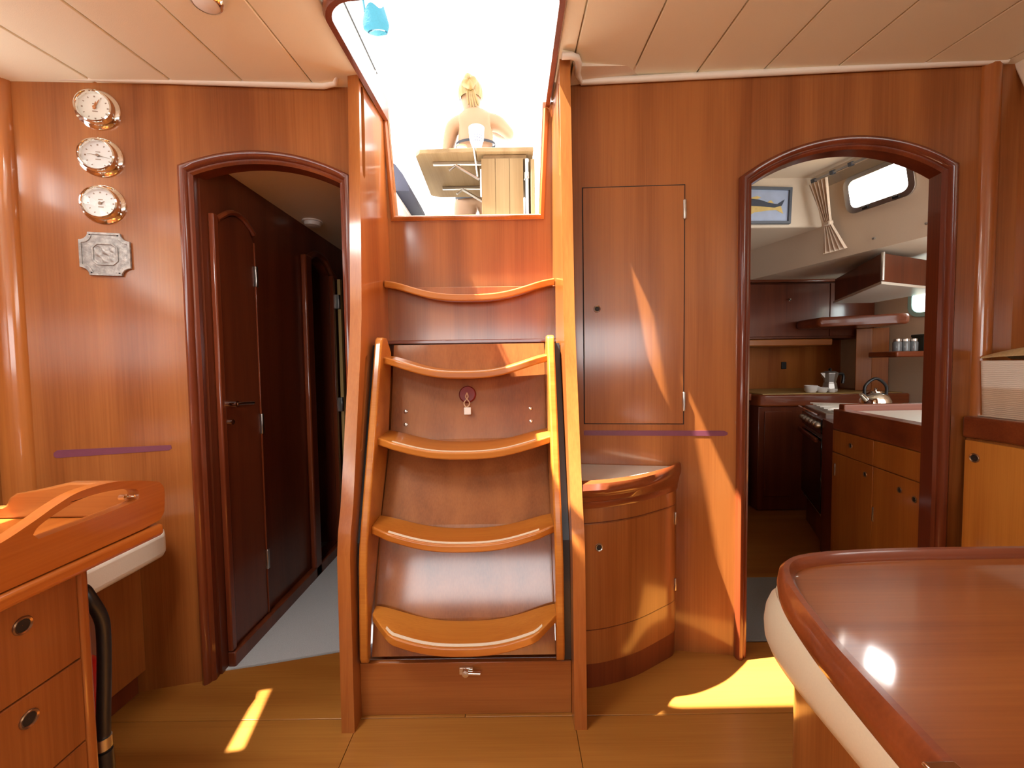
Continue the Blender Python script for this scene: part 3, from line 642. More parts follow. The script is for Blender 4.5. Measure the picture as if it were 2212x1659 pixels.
# ------------------------------------------------------------------ saloon table, settee, side locker (starboard)
def tpoly(o):                     # outline offset inward by o
    c = [(0.305+o,-0.30),(0.322+o,0.20),(0.345+o,0.42),(0.372+o,0.545),(0.398+o*0.9,0.615-o*0.2),(0.430+o*0.7,0.662-o*0.6),(0.480+o*0.3,0.690-o),(0.56,0.702-o),(0.70,0.708-o),(1.0,0.706-o),(1.16-o,0.69-o),(1.20-o,0.62),(1.20-o,-0.30)]
    return bez2(c, 6)
tb = thing('saloon_table', 'varnished saloon table with rounded corner and raised mahogany rim', 'table', (0.75,0.2,0))
P0, P1_, P2_ = tpoly(0), tpoly(0.004), tpoly(0.024)
n = len(P0); vv = []; prof = [(tpoly(0.010),0.682),(tpoly(0.002),0.690),(P0,0.705),(tpoly(0.003),0.722),(tpoly(0.010),0.729),(tpoly(0.018),0.729),(tpoly(0.024),0.722),(tpoly(0.026),0.712),(tpoly(0.026),0.682)]
for pl, z in prof: vv += [(x,y,z) for x,y in pl]
k_ = len(prof)
ff = [(a*n+i, a*n+(i+1)%n, ((a+1)%k_)*n+(i+1)%n, ((a+1)%k_)*n+i) for a in range(k_) for i in range(n)]
MB().add(vv, ff).build('rim', TRIMX, tb, smooth=True)
MB().plan(tpoly(0.0255), 0.690, 0.7145).build('top', TABW, tb)
MB().box(0.62,0.86,-0.05,0.30,0.0,0.69).build('pedestal', VEN, tb, bevel=0.004)
m = MB(); m.box(0.318,0.345,0.285,0.315,0.7295,0.734); m.build('hinge', CHROME, tb, bevel=0.002)
sp = bez2([(0.665,0.47),(0.662,0.70),(0.668,0.92),(0.69,1.00),(0.76,1.035),(0.90,1.04),(1.42,1.04)], 5)+[(1.42,0.47)]
se = thing('settee', 'cherry settee base under the cream leather seat', 'settee', (0.95,0.4,0))
MB().plan(sp, 0.0, 0.338).build('box', VEN, se, smooth=True)
def spoly(o): return bez2([(0.575+o,0.46+o),(0.575+o,0.58),(0.578+o,0.70),(0.590+o,0.90),(0.625+o*0.8,1.02-o*0.5),(0.70+o*0.2,1.085-o),(0.85,1.105-o),(1.05,1.105-o),(1.435-o,1.10-o)], 6)+[(1.435-o,0.46+o)]
sc = thing('settee_cushion', 'plump cream leather seat cushion with a seam beside the table', 'cushion', (0.95,0.4,0.34))
prof = [(0.03,0.339),(0.012,0.350),(0.002,0.375),(0.0,0.405),(0.004,0.435),(0.014,0.460),(0.034,0.480),(0.075,0.493),(0.13,0.497)]
n = len(spoly(0)); vv = []
for o_, z in prof: vv += [(x,y,z) for x,y in spoly(o_)]
k_ = len(prof); ff = [(a*n+i, a*n+(i+1)%n, (a+1)*n+(i+1)%n, (a+1)*n+i) for a in range(k_-1) for i in range(n)]
ff += [tuple(range(n-1,-1,-1)), tuple((k_-1)*n+i for i in range(n))]
MB().add(vv, ff).build('cushion', LEATHER, sc, smooth=True)
MB().tube([(x,y,0.4785) for x,y in spoly(0.030)[:-1]], 0.0036, 8).build('seam', PIPE, sc, smooth=True)
sl = thing('side_locker', 'cherry side locker with window light painted into its orange door, dark rail and finger hole', 'cabinet', (1.51,0.8,0))
MB().box(1.452,1.57,0.2,1.325,0.0,0.80).build('body', VEN, sl, bevel=0.002)
MB().box(1.440,1.57,0.2,1.328,0.80,0.868).build('top_rail', TRIMX, sl, bevel=0.008, seg=3)
d = MB().box(1.441,1.4515,0.62,1.318,0.06,0.793).build('door', ORNG_LIT, sl, bevel=0.002)
finger_hole(frame((1.441,1.288,0.740),(0,-1,0),(0,0,1),(-1,0,0)), d, 0.0145)
bx = thing('woven_storage_box', 'white woven storage box on the side locker', 'box', (1.51,1.18,0.869))
m = MB(); m.plan([(1.475,1.315),(1.480,0.98),(1.567,0.98),(1.567,1.315)], 0.8685, 0.872); 
m.prism([rrect(1.477,1.566,0.98,1.315,0.02), rrect(1.485,1.558,0.988,1.307,0.015)], lambda p, t: (p[0]-(t-0.87)*0.06, p[1], t), 0.8685, 1.043)
m.build('body', WOVEN, bx, bevel=0.004)
tw = tag(MB().grid(lambda i, j: (1.462+0.10*i, 0.97+0.33*j, 1.046+0.038*sin(pi*min(1,i*0.9+0.1))*sin(pi*(0.06+0.88*j))**0.6), 14, 20, th=(0,0,0.004)).build('wicker_tray', WICK, smooth=True), 'shallow wicker tray upside down on the woven box', 'tray')

# ------------------------------------------------------------------ passage behind the port doorway
pf = struct(MB().plan([(-1.03,wallY(-1.03)+0.036),(-0.56,wallY(-0.56)+0.036),(-0.56,3.70),(-1.03,3.70)], -0.02, 0.004).build('floor_passage', CARPET), 'grey carpet in the passage')
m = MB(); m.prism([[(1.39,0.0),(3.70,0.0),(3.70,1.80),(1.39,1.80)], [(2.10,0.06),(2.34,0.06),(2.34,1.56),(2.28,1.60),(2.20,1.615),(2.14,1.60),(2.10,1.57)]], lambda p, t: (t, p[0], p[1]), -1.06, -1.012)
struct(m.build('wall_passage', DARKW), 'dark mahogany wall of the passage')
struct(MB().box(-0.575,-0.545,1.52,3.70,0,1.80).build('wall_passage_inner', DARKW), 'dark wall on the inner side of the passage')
struct(MB().box(-1.35,-0.545,3.70,3.74,0,1.80).build('wall_passage_end', DARKW), 'dark wall at the end of the passage')
struct(MB().plan([(-1.40,1.42),(-1.03,wallY(-1.03)+0.031),(-0.545,wallY(-0.545)+0.031),(-0.545,3.74),(-1.40,3.74)], 1.752, 1.80).build('ceiling_passage', LINER), 'cream ceiling of the passage')
struct(MB().box(-1.40,-1.36,2.0,2.6,0,1.80).build('wall_passage_cabin', DARKW), 'cabin wall beyond the far doorway')
struct(MB().box(-1.36,-1.06,2.0,2.04,0,1.80).build('wall_cabin_near', DARKW), 'near side of the far cabin'); struct(MB().box(-1.36,-1.06,2.46,2.5,0,1.80).build('wall_cabin_far', DARKW), 'far side of the far cabin')
struct(MB().box(-1.36,-1.06,2.04,2.46,-0.02,0.004).build('floor_cabin', CARPET), 'carpet in the far cabin')
struct(MB().box(-1.36,-1.06,2.04,2.46,1.70,1.75).build('ceiling_cabin', LINER), 'ceiling of the far cabin')
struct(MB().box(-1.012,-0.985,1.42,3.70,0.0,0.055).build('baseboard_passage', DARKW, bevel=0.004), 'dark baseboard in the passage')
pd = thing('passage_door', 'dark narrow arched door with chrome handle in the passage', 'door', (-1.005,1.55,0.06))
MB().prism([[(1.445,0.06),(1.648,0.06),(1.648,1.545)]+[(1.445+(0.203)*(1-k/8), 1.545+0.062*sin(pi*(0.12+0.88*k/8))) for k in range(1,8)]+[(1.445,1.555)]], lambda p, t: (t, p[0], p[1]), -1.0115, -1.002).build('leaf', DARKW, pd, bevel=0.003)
MB().box(-1.0115,-0.992,1.418,1.444,0.058,1.575).build('jamb', TRIM, pd, bevel=0.005)
ah = MB(); ah.tube([(-0.998,1.445+(0.203)*(1-k/12), 1.553+0.062*sin(pi*(0.10+0.86*k/12))) for k in range(0,13)], 0.010, 8); ah.build('arch_bead', TRIM, pd, smooth=True)
for z in (1.41,0.83,0.28): MB().box(-1.004,-0.994,1.648,1.662,z-0.04,z+0.04).build('hinge', STEEL, pd, bevel=0.002)
MB().box(-1.0115,-0.998,1.650,1.656,0.06,1.54).build('edge_strip', TRIM, pd, bevel=0.001)
hd = MB(); hd.lathe([(0.011,0),(0.011,0.03),(0.0005,0.031)], 14, facing((-1.002,1.470,0.926),(1,0,0))); hd.tube([(-0.975,1.470,0.926),(-0.970,1.50,0.926),(-0.972,1.56,0.922)], 0.006, 10); hd.build('handle', CHROME, pd, smooth=True)
MB().lathe([(0.009,0),(0.009,0.012),(0.0005,0.013)], 14, facing((-1.002,1.470,0.862),(1,0,0))).build('lock', CHROME, pd, smooth=True)
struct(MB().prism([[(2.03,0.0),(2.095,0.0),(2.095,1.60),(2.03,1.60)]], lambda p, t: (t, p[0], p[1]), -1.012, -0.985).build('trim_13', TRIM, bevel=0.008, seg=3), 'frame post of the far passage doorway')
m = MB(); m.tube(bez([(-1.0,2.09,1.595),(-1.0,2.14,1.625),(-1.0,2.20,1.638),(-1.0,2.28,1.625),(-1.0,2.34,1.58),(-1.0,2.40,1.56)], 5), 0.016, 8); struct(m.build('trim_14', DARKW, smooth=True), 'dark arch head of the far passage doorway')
rp = thing('red_picture', 'red and grey picture hanging beyond the far passage doorway', 'picture', (-1.355,2.30,1.05))
MB().box(-1.3595,-1.345,2.18,2.455,1.03,1.46).build('panel', REDPIC, rp, bevel=0.002)
MB().lathe([(0.09,0),(0.09,0.004),(0.0005,0.005)], 24, facing((-1.345,2.33,1.29),(1,0,0))).build('motif', ALU, rp)
MB().box(-1.3595,-1.335,2.17,2.455,1.0,1.03).build('ledge', TRIM, rp, bevel=0.002)
od = thing('open_cabin_door', 'open door edge with pale strip and three hinges in the passage', 'door', (-1.0,2.38,0.06))
MB().box(-1.058,-0.99,2.345,2.372,0.06,1.56).build('stile', TRIM, od, bevel=0.003)
MB().box(-0.984,-0.966,2.385,2.415,0.06,1.55).build('pale_edge', YELST, od, bevel=0.002)
for z in (1.42,0.84,0.27): MB().box(-0.991,-0.966,2.362,2.384,z-0.04,z+0.04).build('hinge', STEEL, od, bevel=0.002)
sd = thing('smoke_detector', 'small white smoke detector on the passage ceiling', 'smoke detector', (-0.93,1.96,1.752))
MB().lathe([(0.036,0),(0.038,0.010),(0.034,0.022),(0.0005,0.026)], 28, frame((-0.945,2.03,1.7515),(1,0,0),(0,-1,0),(0,0,-1))).build('body', PAPER, sd, smooth=True)
MB().lathe([(0.046,0),(0.046,0.006)], 28, frame((-0.945,2.03,1.7518),(1,0,0),(0,-1,0),(0,0,-1))).build('base', PAPER, sd, smooth=True)

# ------------------------------------------------------------------ galley
struct(MB().box(0.25,2.80,1.36,3.50,-0.05,-0.004).build('floor_galley', FLOOR), 'brown galley sole')
gm = tag(MB().box(0.80,1.30,1.52,1.98,-0.0035,0.004).build('floor_mat', MAT_, bevel=0.003), 'grey ribbed mat on the galley sole', 'mat')
struct(MB().box(0.25,2.80,3.50,3.54,0,2.1).build('wall_galley_aft', GALW), 'cherry aft wall of the galley')
struct(MB().box(0.22,0.25,1.56,3.54,0,2.1).build('wall_galley_inner', DARKW), 'inner wall of the galley')
m = MB(); m.prism([[(1.30,0),(3.54,0),(3.54,2.1),(1.30,2.1)], rrect(2.57,2.87,1.36,1.525,0.06)], lambda p, t: (t, p[0], p[1]), 2.76, 2.80)
struct(m.build('wall_galley_hull', LINER), 'cream hull side of the galley')
gp = thing('porthole', 'small bright oval porthole with turquoise rim in the galley hull', 'porthole', (2.755,2.72,1.36))
m = MB(); m.prism([rrect(2.545,2.895,1.335,1.55,0.075), rrect(2.575,2.865,1.365,1.52,0.055)], lambda p, t: (t, p[0], p[1]), 2.735, 2.7595); m.build('frame', plain('turquoise_rim', (0.35,0.62,0.60), 0.35, var=0.05), gp, bevel=0.006)
m = MB(); m.prism([rrect(2.575,2.865,1.365,1.52,0.055)], lambda p, t: (t, p[0], p[1]), 2.766, 2.770); m.build('pane', GLASS, gp)
struct(MB().plan([(0.22,1.44),(1.905,1.44),(1.655,2.36),(0.22,2.36)], 2.045, 2.08).build('ceiling_galley', LINER), 'cream ceiling of the galley')
struct(MB().box(0.22,2.80,1.33,1.50,2.085,2.12).build('trim_15', LINER), 'cream strip over the galley doorway')
m = MB(); m.box(0.25,1.73,2.315,3.50,1.782,2.08); struct(m.build('trim_16', LINER, bevel=0.01), 'cream cockpit moulding hanging in the galley')
# sloping cabin side with window
P1v = Vector((1.88,1.85,1.60)); tv = Vector((0.26311741,-0.96476382,0)); wv = Vector((0.22213191,0.06058143,-0.97313273)); nv = Vector((0.93884325,0.25604816,0.23024486))
MG = frame(P1v, tv, wv, nv)       # local x forward along the side, y downward, z outboard
wh = rrect(-0.338,-0.068,-0.366,-0.212,0.035)
m = MB(MG); m.prism([[(-1.72,0.0),(0.60,0.0),(0.60,-0.50),(-1.72,-0.50)], wh], lambda p, t: (p[0],p[1],t), 0.0, 0.03); struct(m.build('wall_galley_side', LINER), 'cream sloping cabin side in the galley')
m = MB(); m.add([(1.88-0.25+0.0,1.85+0.917,1.60),(1.88+0.158,1.85-0.58,1.60),(2.76,1.30,1.66),(2.76,3.50,1.66),(1.52,3.50,1.66)], [(0,1,2,3,4)])
m.add([(1.63,2.767,1.63),(2.038,1.27,1.63),(2.76,1.30,1.69),(2.76,3.50,1.69),(1.52,3.50,1.69)], [(4,3,2,1,0)]); struct(m.build('trim_17', LINER), 'cream underside of the side deck in the galley')
gw = thing('deckhouse_window', 'bright tilted window with rounded grey frame above the galley', 'window', MG @ Vector((-0.2,-0.2,0)))
m = MB(MG); m.prism([rrect(-0.352,-0.054,-0.380,-0.198,0.046), rrect(-0.326,-0.080,-0.356,-0.222,0.030)], lambda p, t: (p[0],p[1],t), -0.014, 0.012); m.build('frame', STEEL, gw, bevel=0.005)
m = MB(MG); m.prism([wh], lambda p, t: (p[0],p[1],t), 0.014, 0.018); m.build('pane', GLASS, gw)
for x in (-0.26,-0.13): MB(MG).box(x-0.014,x+0.014,-0.216,-0.203,-0.022,-0.014).build('catch', BLACK, gw, bevel=0.002)
m = MB(MG); m.prism([rrect(-0.430,-0.10,-0.418,-0.372,0.008)], lambda p, t: (p[0],p[1],t), -0.045, -0.041); m.build('acrylic_flap', ACRYL, gw)
ct = thing('curtain_track', 'grey curtain track with clips above the galley window', 'curtain rail', MG @ Vector((-0.3,-0.42,-0.03)))
m = MB(MG); m.box(-0.475,-0.150,-0.434,-0.424,-0.046,-0.034); m.build('rail', ALU, ct, bevel=0.001)
for x in (-0.47,-0.37,-0.28,-0.19): MB(MG).box(x-0.010,x+0.010,-0.440,-0.420,-0.050,-0.030).build('clip', FRAMEG, ct, bevel=0.002)
cu = thing('curtain', 'cream gathered curtain tied in the middle beside the galley window', 'curtain', MG @ Vector((-0.43,-0.05,-0.03)))
def cf(i, j):
    w = 0.045 if j < 0.55 else 0.045
    wd = 0.050*(1-j/0.6)+0.017*(j/0.6) if j < 0.6 else 0.017+0.045*(j-0.6)/0.4
    return MG @ Vector((-0.430+(i-0.5)*2*wd+0.03*j, -0.415+0.375*j, -0.065+0.010*sin(i*5*2*pi)))
MB().grid(cf, 40, 16, th=tuple(nv*0.003)).build('cloth', CURT, cu, smooth=True)
MB(MG).box(-0.432,-0.392,-0.200,-0.178,-0.082,-0.050).build('tie', CURT, cu, bevel=0.006)
for i, (x, y) in enumerate(((-0.035,-0.056),(-0.25,-0.053))):
    tag(MB().lathe([(0.005,0),(0.004,0.006),(0.006,0.012),(0.0005,0.014)], 10, MG @ frame((x,y,-0.0005),(1,0,0),(0,-1,0),(0,0,-1))).build('curtain_hook', ALU, smooth=True), ('tiny metal hook on the cream cabin side by the doorway edge', 'tiny metal hook on the cream cabin side under the window')[i], 'hook', 'hooks under the galley window')
tag(MB().lathe([(0.045,0),(0.045,0.008),(0.038,0.014),(0.030,0.008),(0.028,0.004),(0.0005,0.004)], 24, MG @ frame((0.035,-0.29,-0.0005),(1,0,0),(0,-1,0),(0,0,-1))).build('round_vent', CHROME, smooth=True), 'round chrome vent beside the galley doorway top', 'vent')
# fish picture
fp = thing('fish_picture', 'framed picture of a dark-backed yellow fish on pale blue', 'picture', (1.36,2.31,1.79))
fy = 2.3145
m = MB(); m.prism([[(1.17,1.800),(1.526,1.796),(1.533,1.990),(1.17,2.004)], [(1.185,1.815),(1.512,1.811),(1.518,1.976),(1.185,1.989)]], lambda p, t: (p[0],t,p[1]), fy-0.018, fy); m.build('frame', FRAMEG, fp, bevel=0.002)
m = MB(); m.prism([[(1.18,1.81),(1.516,1.806),(1.522,1.981),(1.18,1.994)]], lambda p, t: (p[0],t,p[1]), fy-0.008, fy-0.001); m.build('canvas', PICBG, fp)
def fpoly(pts, mat, name, d): MB().prism([pts], lambda p, t: (p[0],t,p[1]), fy-0.008-d, fy-0.008).build(name, mat, fp)
fpoly([(1.20,1.900),(1.25,1.930),(1.30,1.938),(1.36,1.928),(1.42,1.908),(1.455,1.904),(1.495,1.928),(1.480,1.895),(1.44,1.885),(1.36,1.893),(1.28,1.898)], FISHB, 'fish_back', 0.0022)
fpoly([(1.20,1.900),(1.28,1.900),(1.36,1.896),(1.44,1.888),(1.475,1.893),(1.488,1.852),(1.45,1.872),(1.40,1.870),(1.34,1.862),(1.26,1.862),(1.22,1.878)], FISHY, 'fish_belly', 0.0016)
fpoly([(1.30,1.936),(1.345,1.948),(1.365,1.940),(1.345,1.930)], FISHY, 'fin', 0.003); fpoly([(1.29,1.866),(1.31,1.848),(1.335,1.864)], FISHY, 'fin', 0.003); fpoly([(1.40,1.913),(1.42,1.925),(1.435,1.908)], FISHY, 'fin', 0.003)
# sink cabinet (outboard run)
sk = thing('sink_cabinet', 'cherry galley cabinet with mahogany edge and pale worktop near the doorway', 'cabinet', (1.8,1.75,0))
A_ = (1.475,1.455); B_ = (1.583,2.035)
ang = atan2(B_[1]-A_[1], B_[0]-A_[0]); LN = math.hypot(B_[0]-A_[0], B_[1]-A_[1])
MS = yawf(A_, ang)                # local x aft along the face, local y inboard (to the left)
MB().plan([A_,(2.70,1.455),(2.70,2.035),B_], 0.08, 0.715).build('body', GALW, sk, bevel=0.002)
MB().plan([(1.515,1.46),(2.70,1.46),(2.70,2.03),(1.62,2.03)], 0.0, 0.08).build('kick_board', DARKW, sk)
MB().plan([(1.465,1.455),(1.525,1.455),(1.635,2.035),(1.573,2.035)], 0.716, 0.812).build('edge', TRIMX, sk, bevel=0.006, seg=3)
MB().plan([(1.527,1.455),(2.70,1.455),(2.70,1.998),(1.629,1.998)], 0.77, 0.806).build('worktop', COUNT, sk)
MB().box(1.60,2.70,2.0,2.036,0.765,0.838).build('back_rim', TRIMX, sk, bevel=0.006, seg=3)
def skf(u0, u1, z0, z1, name, holes, hinge=None):
    d = MB(MS).box(u0, u1, 0.0008, 0.010, z0, z1).build(name, GALW, sk, bevel=0.0015)
    for (u, z) in holes: finger_hole(MS @ frame((u,0.010,z),(1,0,0),(0,0,-1),(0,1,0)), d, 0.012)
    if hinge: MB(MS).box(hinge[0]-0.004,hinge[0]+0.004,0.010,0.014,hinge[1]-0.03,hinge[1]+0.03).build('hinge', STEEL, d, bevel=0.001)
skf(0.006,0.285,0.605,0.712,'drawer',[]); skf(0.289,LN-0.004,0.605,0.712,'drawer',[(0.44,0.66)])
skf(0.289,LN-0.004,0.09,0.601,'door',[(0.335,0.555)],(LN-0.03,0.52)); skf(0.006,0.285,0.09,0.601,'door',[(0.055,0.535),(0.13,0.548)],(0.278,0.40))
MB().plan([(1.590,2.040),(1.692,2.262),(1.73,2.248),(1.70,2.040)], 0.0, 0.735).build('filler_panel', DARKW, sk, bevel=0.002)
# cooker
N0 = Vector((1.612,2.085)); ev = Vector((0.422,0.906)).normalized()
MK = frame((N0.x,N0.y,0), (ev.x,ev.y,0), (-ev.y,ev.x,0), (0,0,1))      # local x along the front (aft), y inboard, z up
ck = thing('cooker', 'black glass oven with steel control panel and hob in the galley', 'oven', MK @ Vector((0.3,-0.2,0.17)))
MB(MK).box(0.20,0.72,-0.33,-0.012,0.17,0.762).build('case', STEEL, ck, bevel=0.004)
d = MB(MK).box(0.21,0.71,-0.012,0.004,0.20,0.625).build('oven_door', BLKG, ck, bevel=0.004)
MB(MK).box(0.23,0.69,0.012,0.030,0.595,0.622).build('handle', TRIMX, d, bevel=0.006)
MB(MK).box(0.21,0.71,-0.012,0.006,0.645,0.725).build('control_panel', BLKG, ck, bevel=0.003)
for k in range(6):
    MB().lathe([(0.017,0),(0.017,0.012),(0.012,0.02),(0.0005,0.021)], 18, MK @ frame((0.25+0.082*k,0.006,0.69),(1,0,0),(0,0,-1),(0,1,0))).build('knob', STEEL, ck, smooth=True)
m = MB(MK); m.tube([(0.20,0.02,0.752),(0.72,0.02,0.752)], 0.006, 8); m.build('guard_rail', CHROME, ck, smooth=True)
m = MB(MK)
for k in range(6): m.tube([(0.24+0.085*k,-0.31,0.779),(0.24+0.085*k,-0.03,0.779)], 0.004, 6)
for k in range(3): m.tube([(0.22,-0.30+0.12*k,0.773),(0.70,-0.30+0.12*k,0.773)], 0.004, 6)
m.build('grate', STEEL, ck, smooth=True)
MB(MK).box(0.20,0.72,-0.36,-0.332,0.17,0.768).build('back_guard', STEEL, ck, bevel=0.004)
MB(MK).box(0.20,0.72,-0.33,-0.03,0.0,0.168).build('plinth', DARKW, ck)
# aft counter
ac = thing('aft_counter', 'dark mahogany galley counter along the aft wall', 'counter', (2.1,3.1,0))
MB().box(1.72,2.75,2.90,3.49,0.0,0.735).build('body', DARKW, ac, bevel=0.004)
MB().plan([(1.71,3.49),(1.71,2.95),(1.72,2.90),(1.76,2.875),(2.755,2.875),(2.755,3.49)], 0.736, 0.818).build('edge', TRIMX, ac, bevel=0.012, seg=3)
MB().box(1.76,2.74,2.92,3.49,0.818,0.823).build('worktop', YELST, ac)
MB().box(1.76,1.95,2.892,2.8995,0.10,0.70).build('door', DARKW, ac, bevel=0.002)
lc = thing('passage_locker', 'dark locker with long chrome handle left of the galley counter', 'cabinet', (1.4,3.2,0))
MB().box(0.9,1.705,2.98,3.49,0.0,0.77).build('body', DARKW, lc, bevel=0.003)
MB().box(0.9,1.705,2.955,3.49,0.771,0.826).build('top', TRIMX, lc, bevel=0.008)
m = MB(); m.tube([(1.675,2.965,0.20),(1.675,2.95,0.22),(1.675,2.95,0.42),(1.675,2.965,0.44)], 0.007, 10); m.build('handle', CHROME, lc, smooth=True)
# upper lockers
ul = thing('overhead_locker', 'row of dark overhead lockers on the aft galley wall', 'cabinet', (2.2,3.3,1.2))
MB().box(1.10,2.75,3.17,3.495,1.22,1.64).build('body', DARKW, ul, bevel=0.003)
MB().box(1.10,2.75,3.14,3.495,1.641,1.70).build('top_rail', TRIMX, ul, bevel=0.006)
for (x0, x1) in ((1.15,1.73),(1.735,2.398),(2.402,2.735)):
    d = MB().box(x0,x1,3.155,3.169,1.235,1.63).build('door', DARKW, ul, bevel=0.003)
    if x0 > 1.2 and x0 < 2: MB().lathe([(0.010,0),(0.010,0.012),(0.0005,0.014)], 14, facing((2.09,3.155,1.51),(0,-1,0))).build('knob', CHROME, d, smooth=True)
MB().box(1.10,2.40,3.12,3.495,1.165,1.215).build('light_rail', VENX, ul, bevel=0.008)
hc = thing('hanging_locker', 'dark mahogany locker with a convex corner hanging under the side deck', 'cabinet', (2.3,2.6,1.46))
MB().plan([(1.945,2.205),(2.235,2.90),(2.50,2.90),(2.50,2.44)], 1.462, 1.61).build('body', DARKW, hc, bevel=0.004)
MB().plan([(1.935,2.195),(2.235,2.91),(2.505,2.91),(2.505,2.43)], 1.446, 1.461).build('bottom', COUNT, hc, bevel=0.002)
m = MB(); m.tube([(1.943,2.198,1.465),(1.943,2.198,1.61)], 0.009, 10); m.build('corner_bead', STEEL, hc, smooth=True)
sh = thing('rounded_shelf', 'thick glossy mahogany shelf with rounded end in the galley', 'shelf', (2.5,3.0,1.3))
MB().plan([(2.14,2.92),(2.52,2.74),(2.60,2.73),(2.62,2.76),(2.62,3.15),(2.14,3.15)], 1.285, 1.352).build('board', TRIMX, sh, bevel=0.024, seg=4)
MB().plan([(2.59,3.13),(2.74,3.03),(2.74,3.135),(2.62,3.135)], 0.824, 1.284).build('support_panel', GALW, sh, bevel=0.002)
MB().plan([(2.575,3.125),(2.655,3.072),(2.65,3.066),(2.57,3.118)], 0.824, 1.284).build('stile', VEN, sh, bevel=0.004)
ss = thing('spice_shelf', 'narrow mahogany shelf carrying jars in the galley', 'shelf', (2.5,2.55,1.07))
MB().box(2.27,2.755,2.46,2.66,1.065,1.100).build('board', TRIMX, ss, bevel=0.008)
for k, x in enumerate((2.335,2.385,2.435)):
    j = thing('spice_jar', ('grey glass jar at the free end of the narrow galley shelf', 'grey glass jar between two others on the narrow shelf', 'grey glass jar touching the dark square tin')[k], 'jar', (x,2.53,1.1005), 'spice jars on the shelf')
    MB().lathe([(0.021,0),(0.022,0.005),(0.022,0.052),(0.018,0.060)], 18, Matrix.Translation((x,2.53,1.1005))).build('glass', JAR, j, smooth=True)
    MB().lathe([(0.020,0),(0.020,0.014),(0.0005,0.015)], 18, Matrix.Translation((x,2.53,1.1610))).build('lid', STEEL, j, smooth=True)
tn = thing('square_tin', 'dark square tin beside the spice jars', 'tin', (2.50,2.54,1.1005))
MB().box(2.468,2.55,2.50,2.58,1.1005,1.185).build('body', TINB, tn, bevel=0.003); MB().box(2.466,2.552,2.498,2.582,1.1855,1.202).build('lid', TINB, tn, bevel=0.003)
# coffee pot, cups, kettle
mk_ = thing('moka_pot', 'faceted aluminium moka pot with black handle on the counter', 'coffee pot', (2.315,3.03,0.8235))
T = Matrix.Translation((2.315,3.03,0.8235))
MB().lathe([(0.046,0),(0.048,0.01),(0.040,0.062),(0.038,0.066)], 8, T).build('boiler', ALU, mk_)
MB().lathe([(0.037,0.0665),(0.036,0.072),(0.050,0.135),(0.050,0.138)], 8, T).build('jug', ALU, mk_)
ld_ = MB().lathe([(0.051,0.1385),(0.030,0.150),(0.0005,0.153)], 8, T).build('lid', ALU, mk_)
MB().lathe([(0.008,0.153),(0.012,0.165),(0.0005,0.175)], 10, T).build('knob', BLACK, ld_, smooth=True)
m = MB(T); m.tube(bez([(0.046,0,0.125),(0.085,0,0.130),(0.098,0,0.110),(0.092,0,0.06)], 6), 0.010, 8); m.build('handle', BLACK, mk_, smooth=True)
m = MB(T); m.add([(-0.046,-0.014,0.100),(-0.046,0.014,0.100),(-0.070,0,0.138),(-0.046,-0.014,0.138),(-0.046,0.014,0.138)], [(0,1,2),(0,2,3),(1,4,2),(0,3,4,1),(2,4,3)]); m.build('spout', ALU, mk_)
def cup(x, y, r, h, label):
    c = thing('coffee_cup', label, 'cup', (x,y,0.8235), 'coffee cups on the counter'); T = Matrix.Translation((x,y,0.8235))
    MB().lathe([(r*0.7,0),(r*0.95,h*0.3),(r,h),(r*0.92,h),(r*0.86,h*0.3),(0.0005,h*0.12)], 24, T, 0, False).build('bowl', PORCE, c, smooth=True)
    m = MB(T); m.tube(bez([(r*0.95,0,h*0.8),(r*1.45,0,h*0.75),(r*1.45,0,h*0.4),(r*0.92,0,h*0.3)], 5), 0.004, 6); m.build('handle', PORCE, c, smooth=True)
cup(2.155,3.0,0.042,0.050,'larger white cup on the galley counter'); cup(2.225,2.985,0.034,0.036,'small white cup standing between another cup and the moka pot'); cup(2.285,2.975,0.026,0.026,'tiny white cup at the foot of the moka pot')
kt = thing('kettle', 'shiny steel kettle with arched black handle on the hob', 'kettle', (2.0,2.42,0.756))
kx, ky = 2.070, 2.368; kt.location = (kx, ky, 0.7845); T = Matrix.Translation((kx,ky,0.7845))
MB().lathe([(0.062,0),(0.072,0.008),(0.072,0.035),(0.058,0.066),(0.034,0.080)], 32, T).build('body', CHROME, kt, smooth=True)
MB().lathe([(0.033,0.0805),(0.030,0.088),(0.006,0.092),(0.008,0.104),(0.0005,0.108)], 20, T).build('lid', CHROME, kt, smooth=True)
m = MB(T); m.tube(bez([(-0.062,0,0.062),(-0.058,0,0.12),(0.0,0,0.160),(0.058,0,0.12),(0.062,0,0.062)], 8), 0.008, 10); m.build('handle', BLACK, kt, smooth=True)
m = MB(T); m.tube([(-0.052,-0.01,0.035),(-0.080,-0.015,0.058),(-0.100,-0.02,0.075)], [0.018,0.013,0.010], 12); m.build('spout', CHROME, kt, smooth=True)
tag(MB().box(2.26,2.30,3.490,3.4995,0.985,1.045).build('wall_socket', BLACK, bevel=0.002), 'small dark socket on the aft galley wall', 'socket')

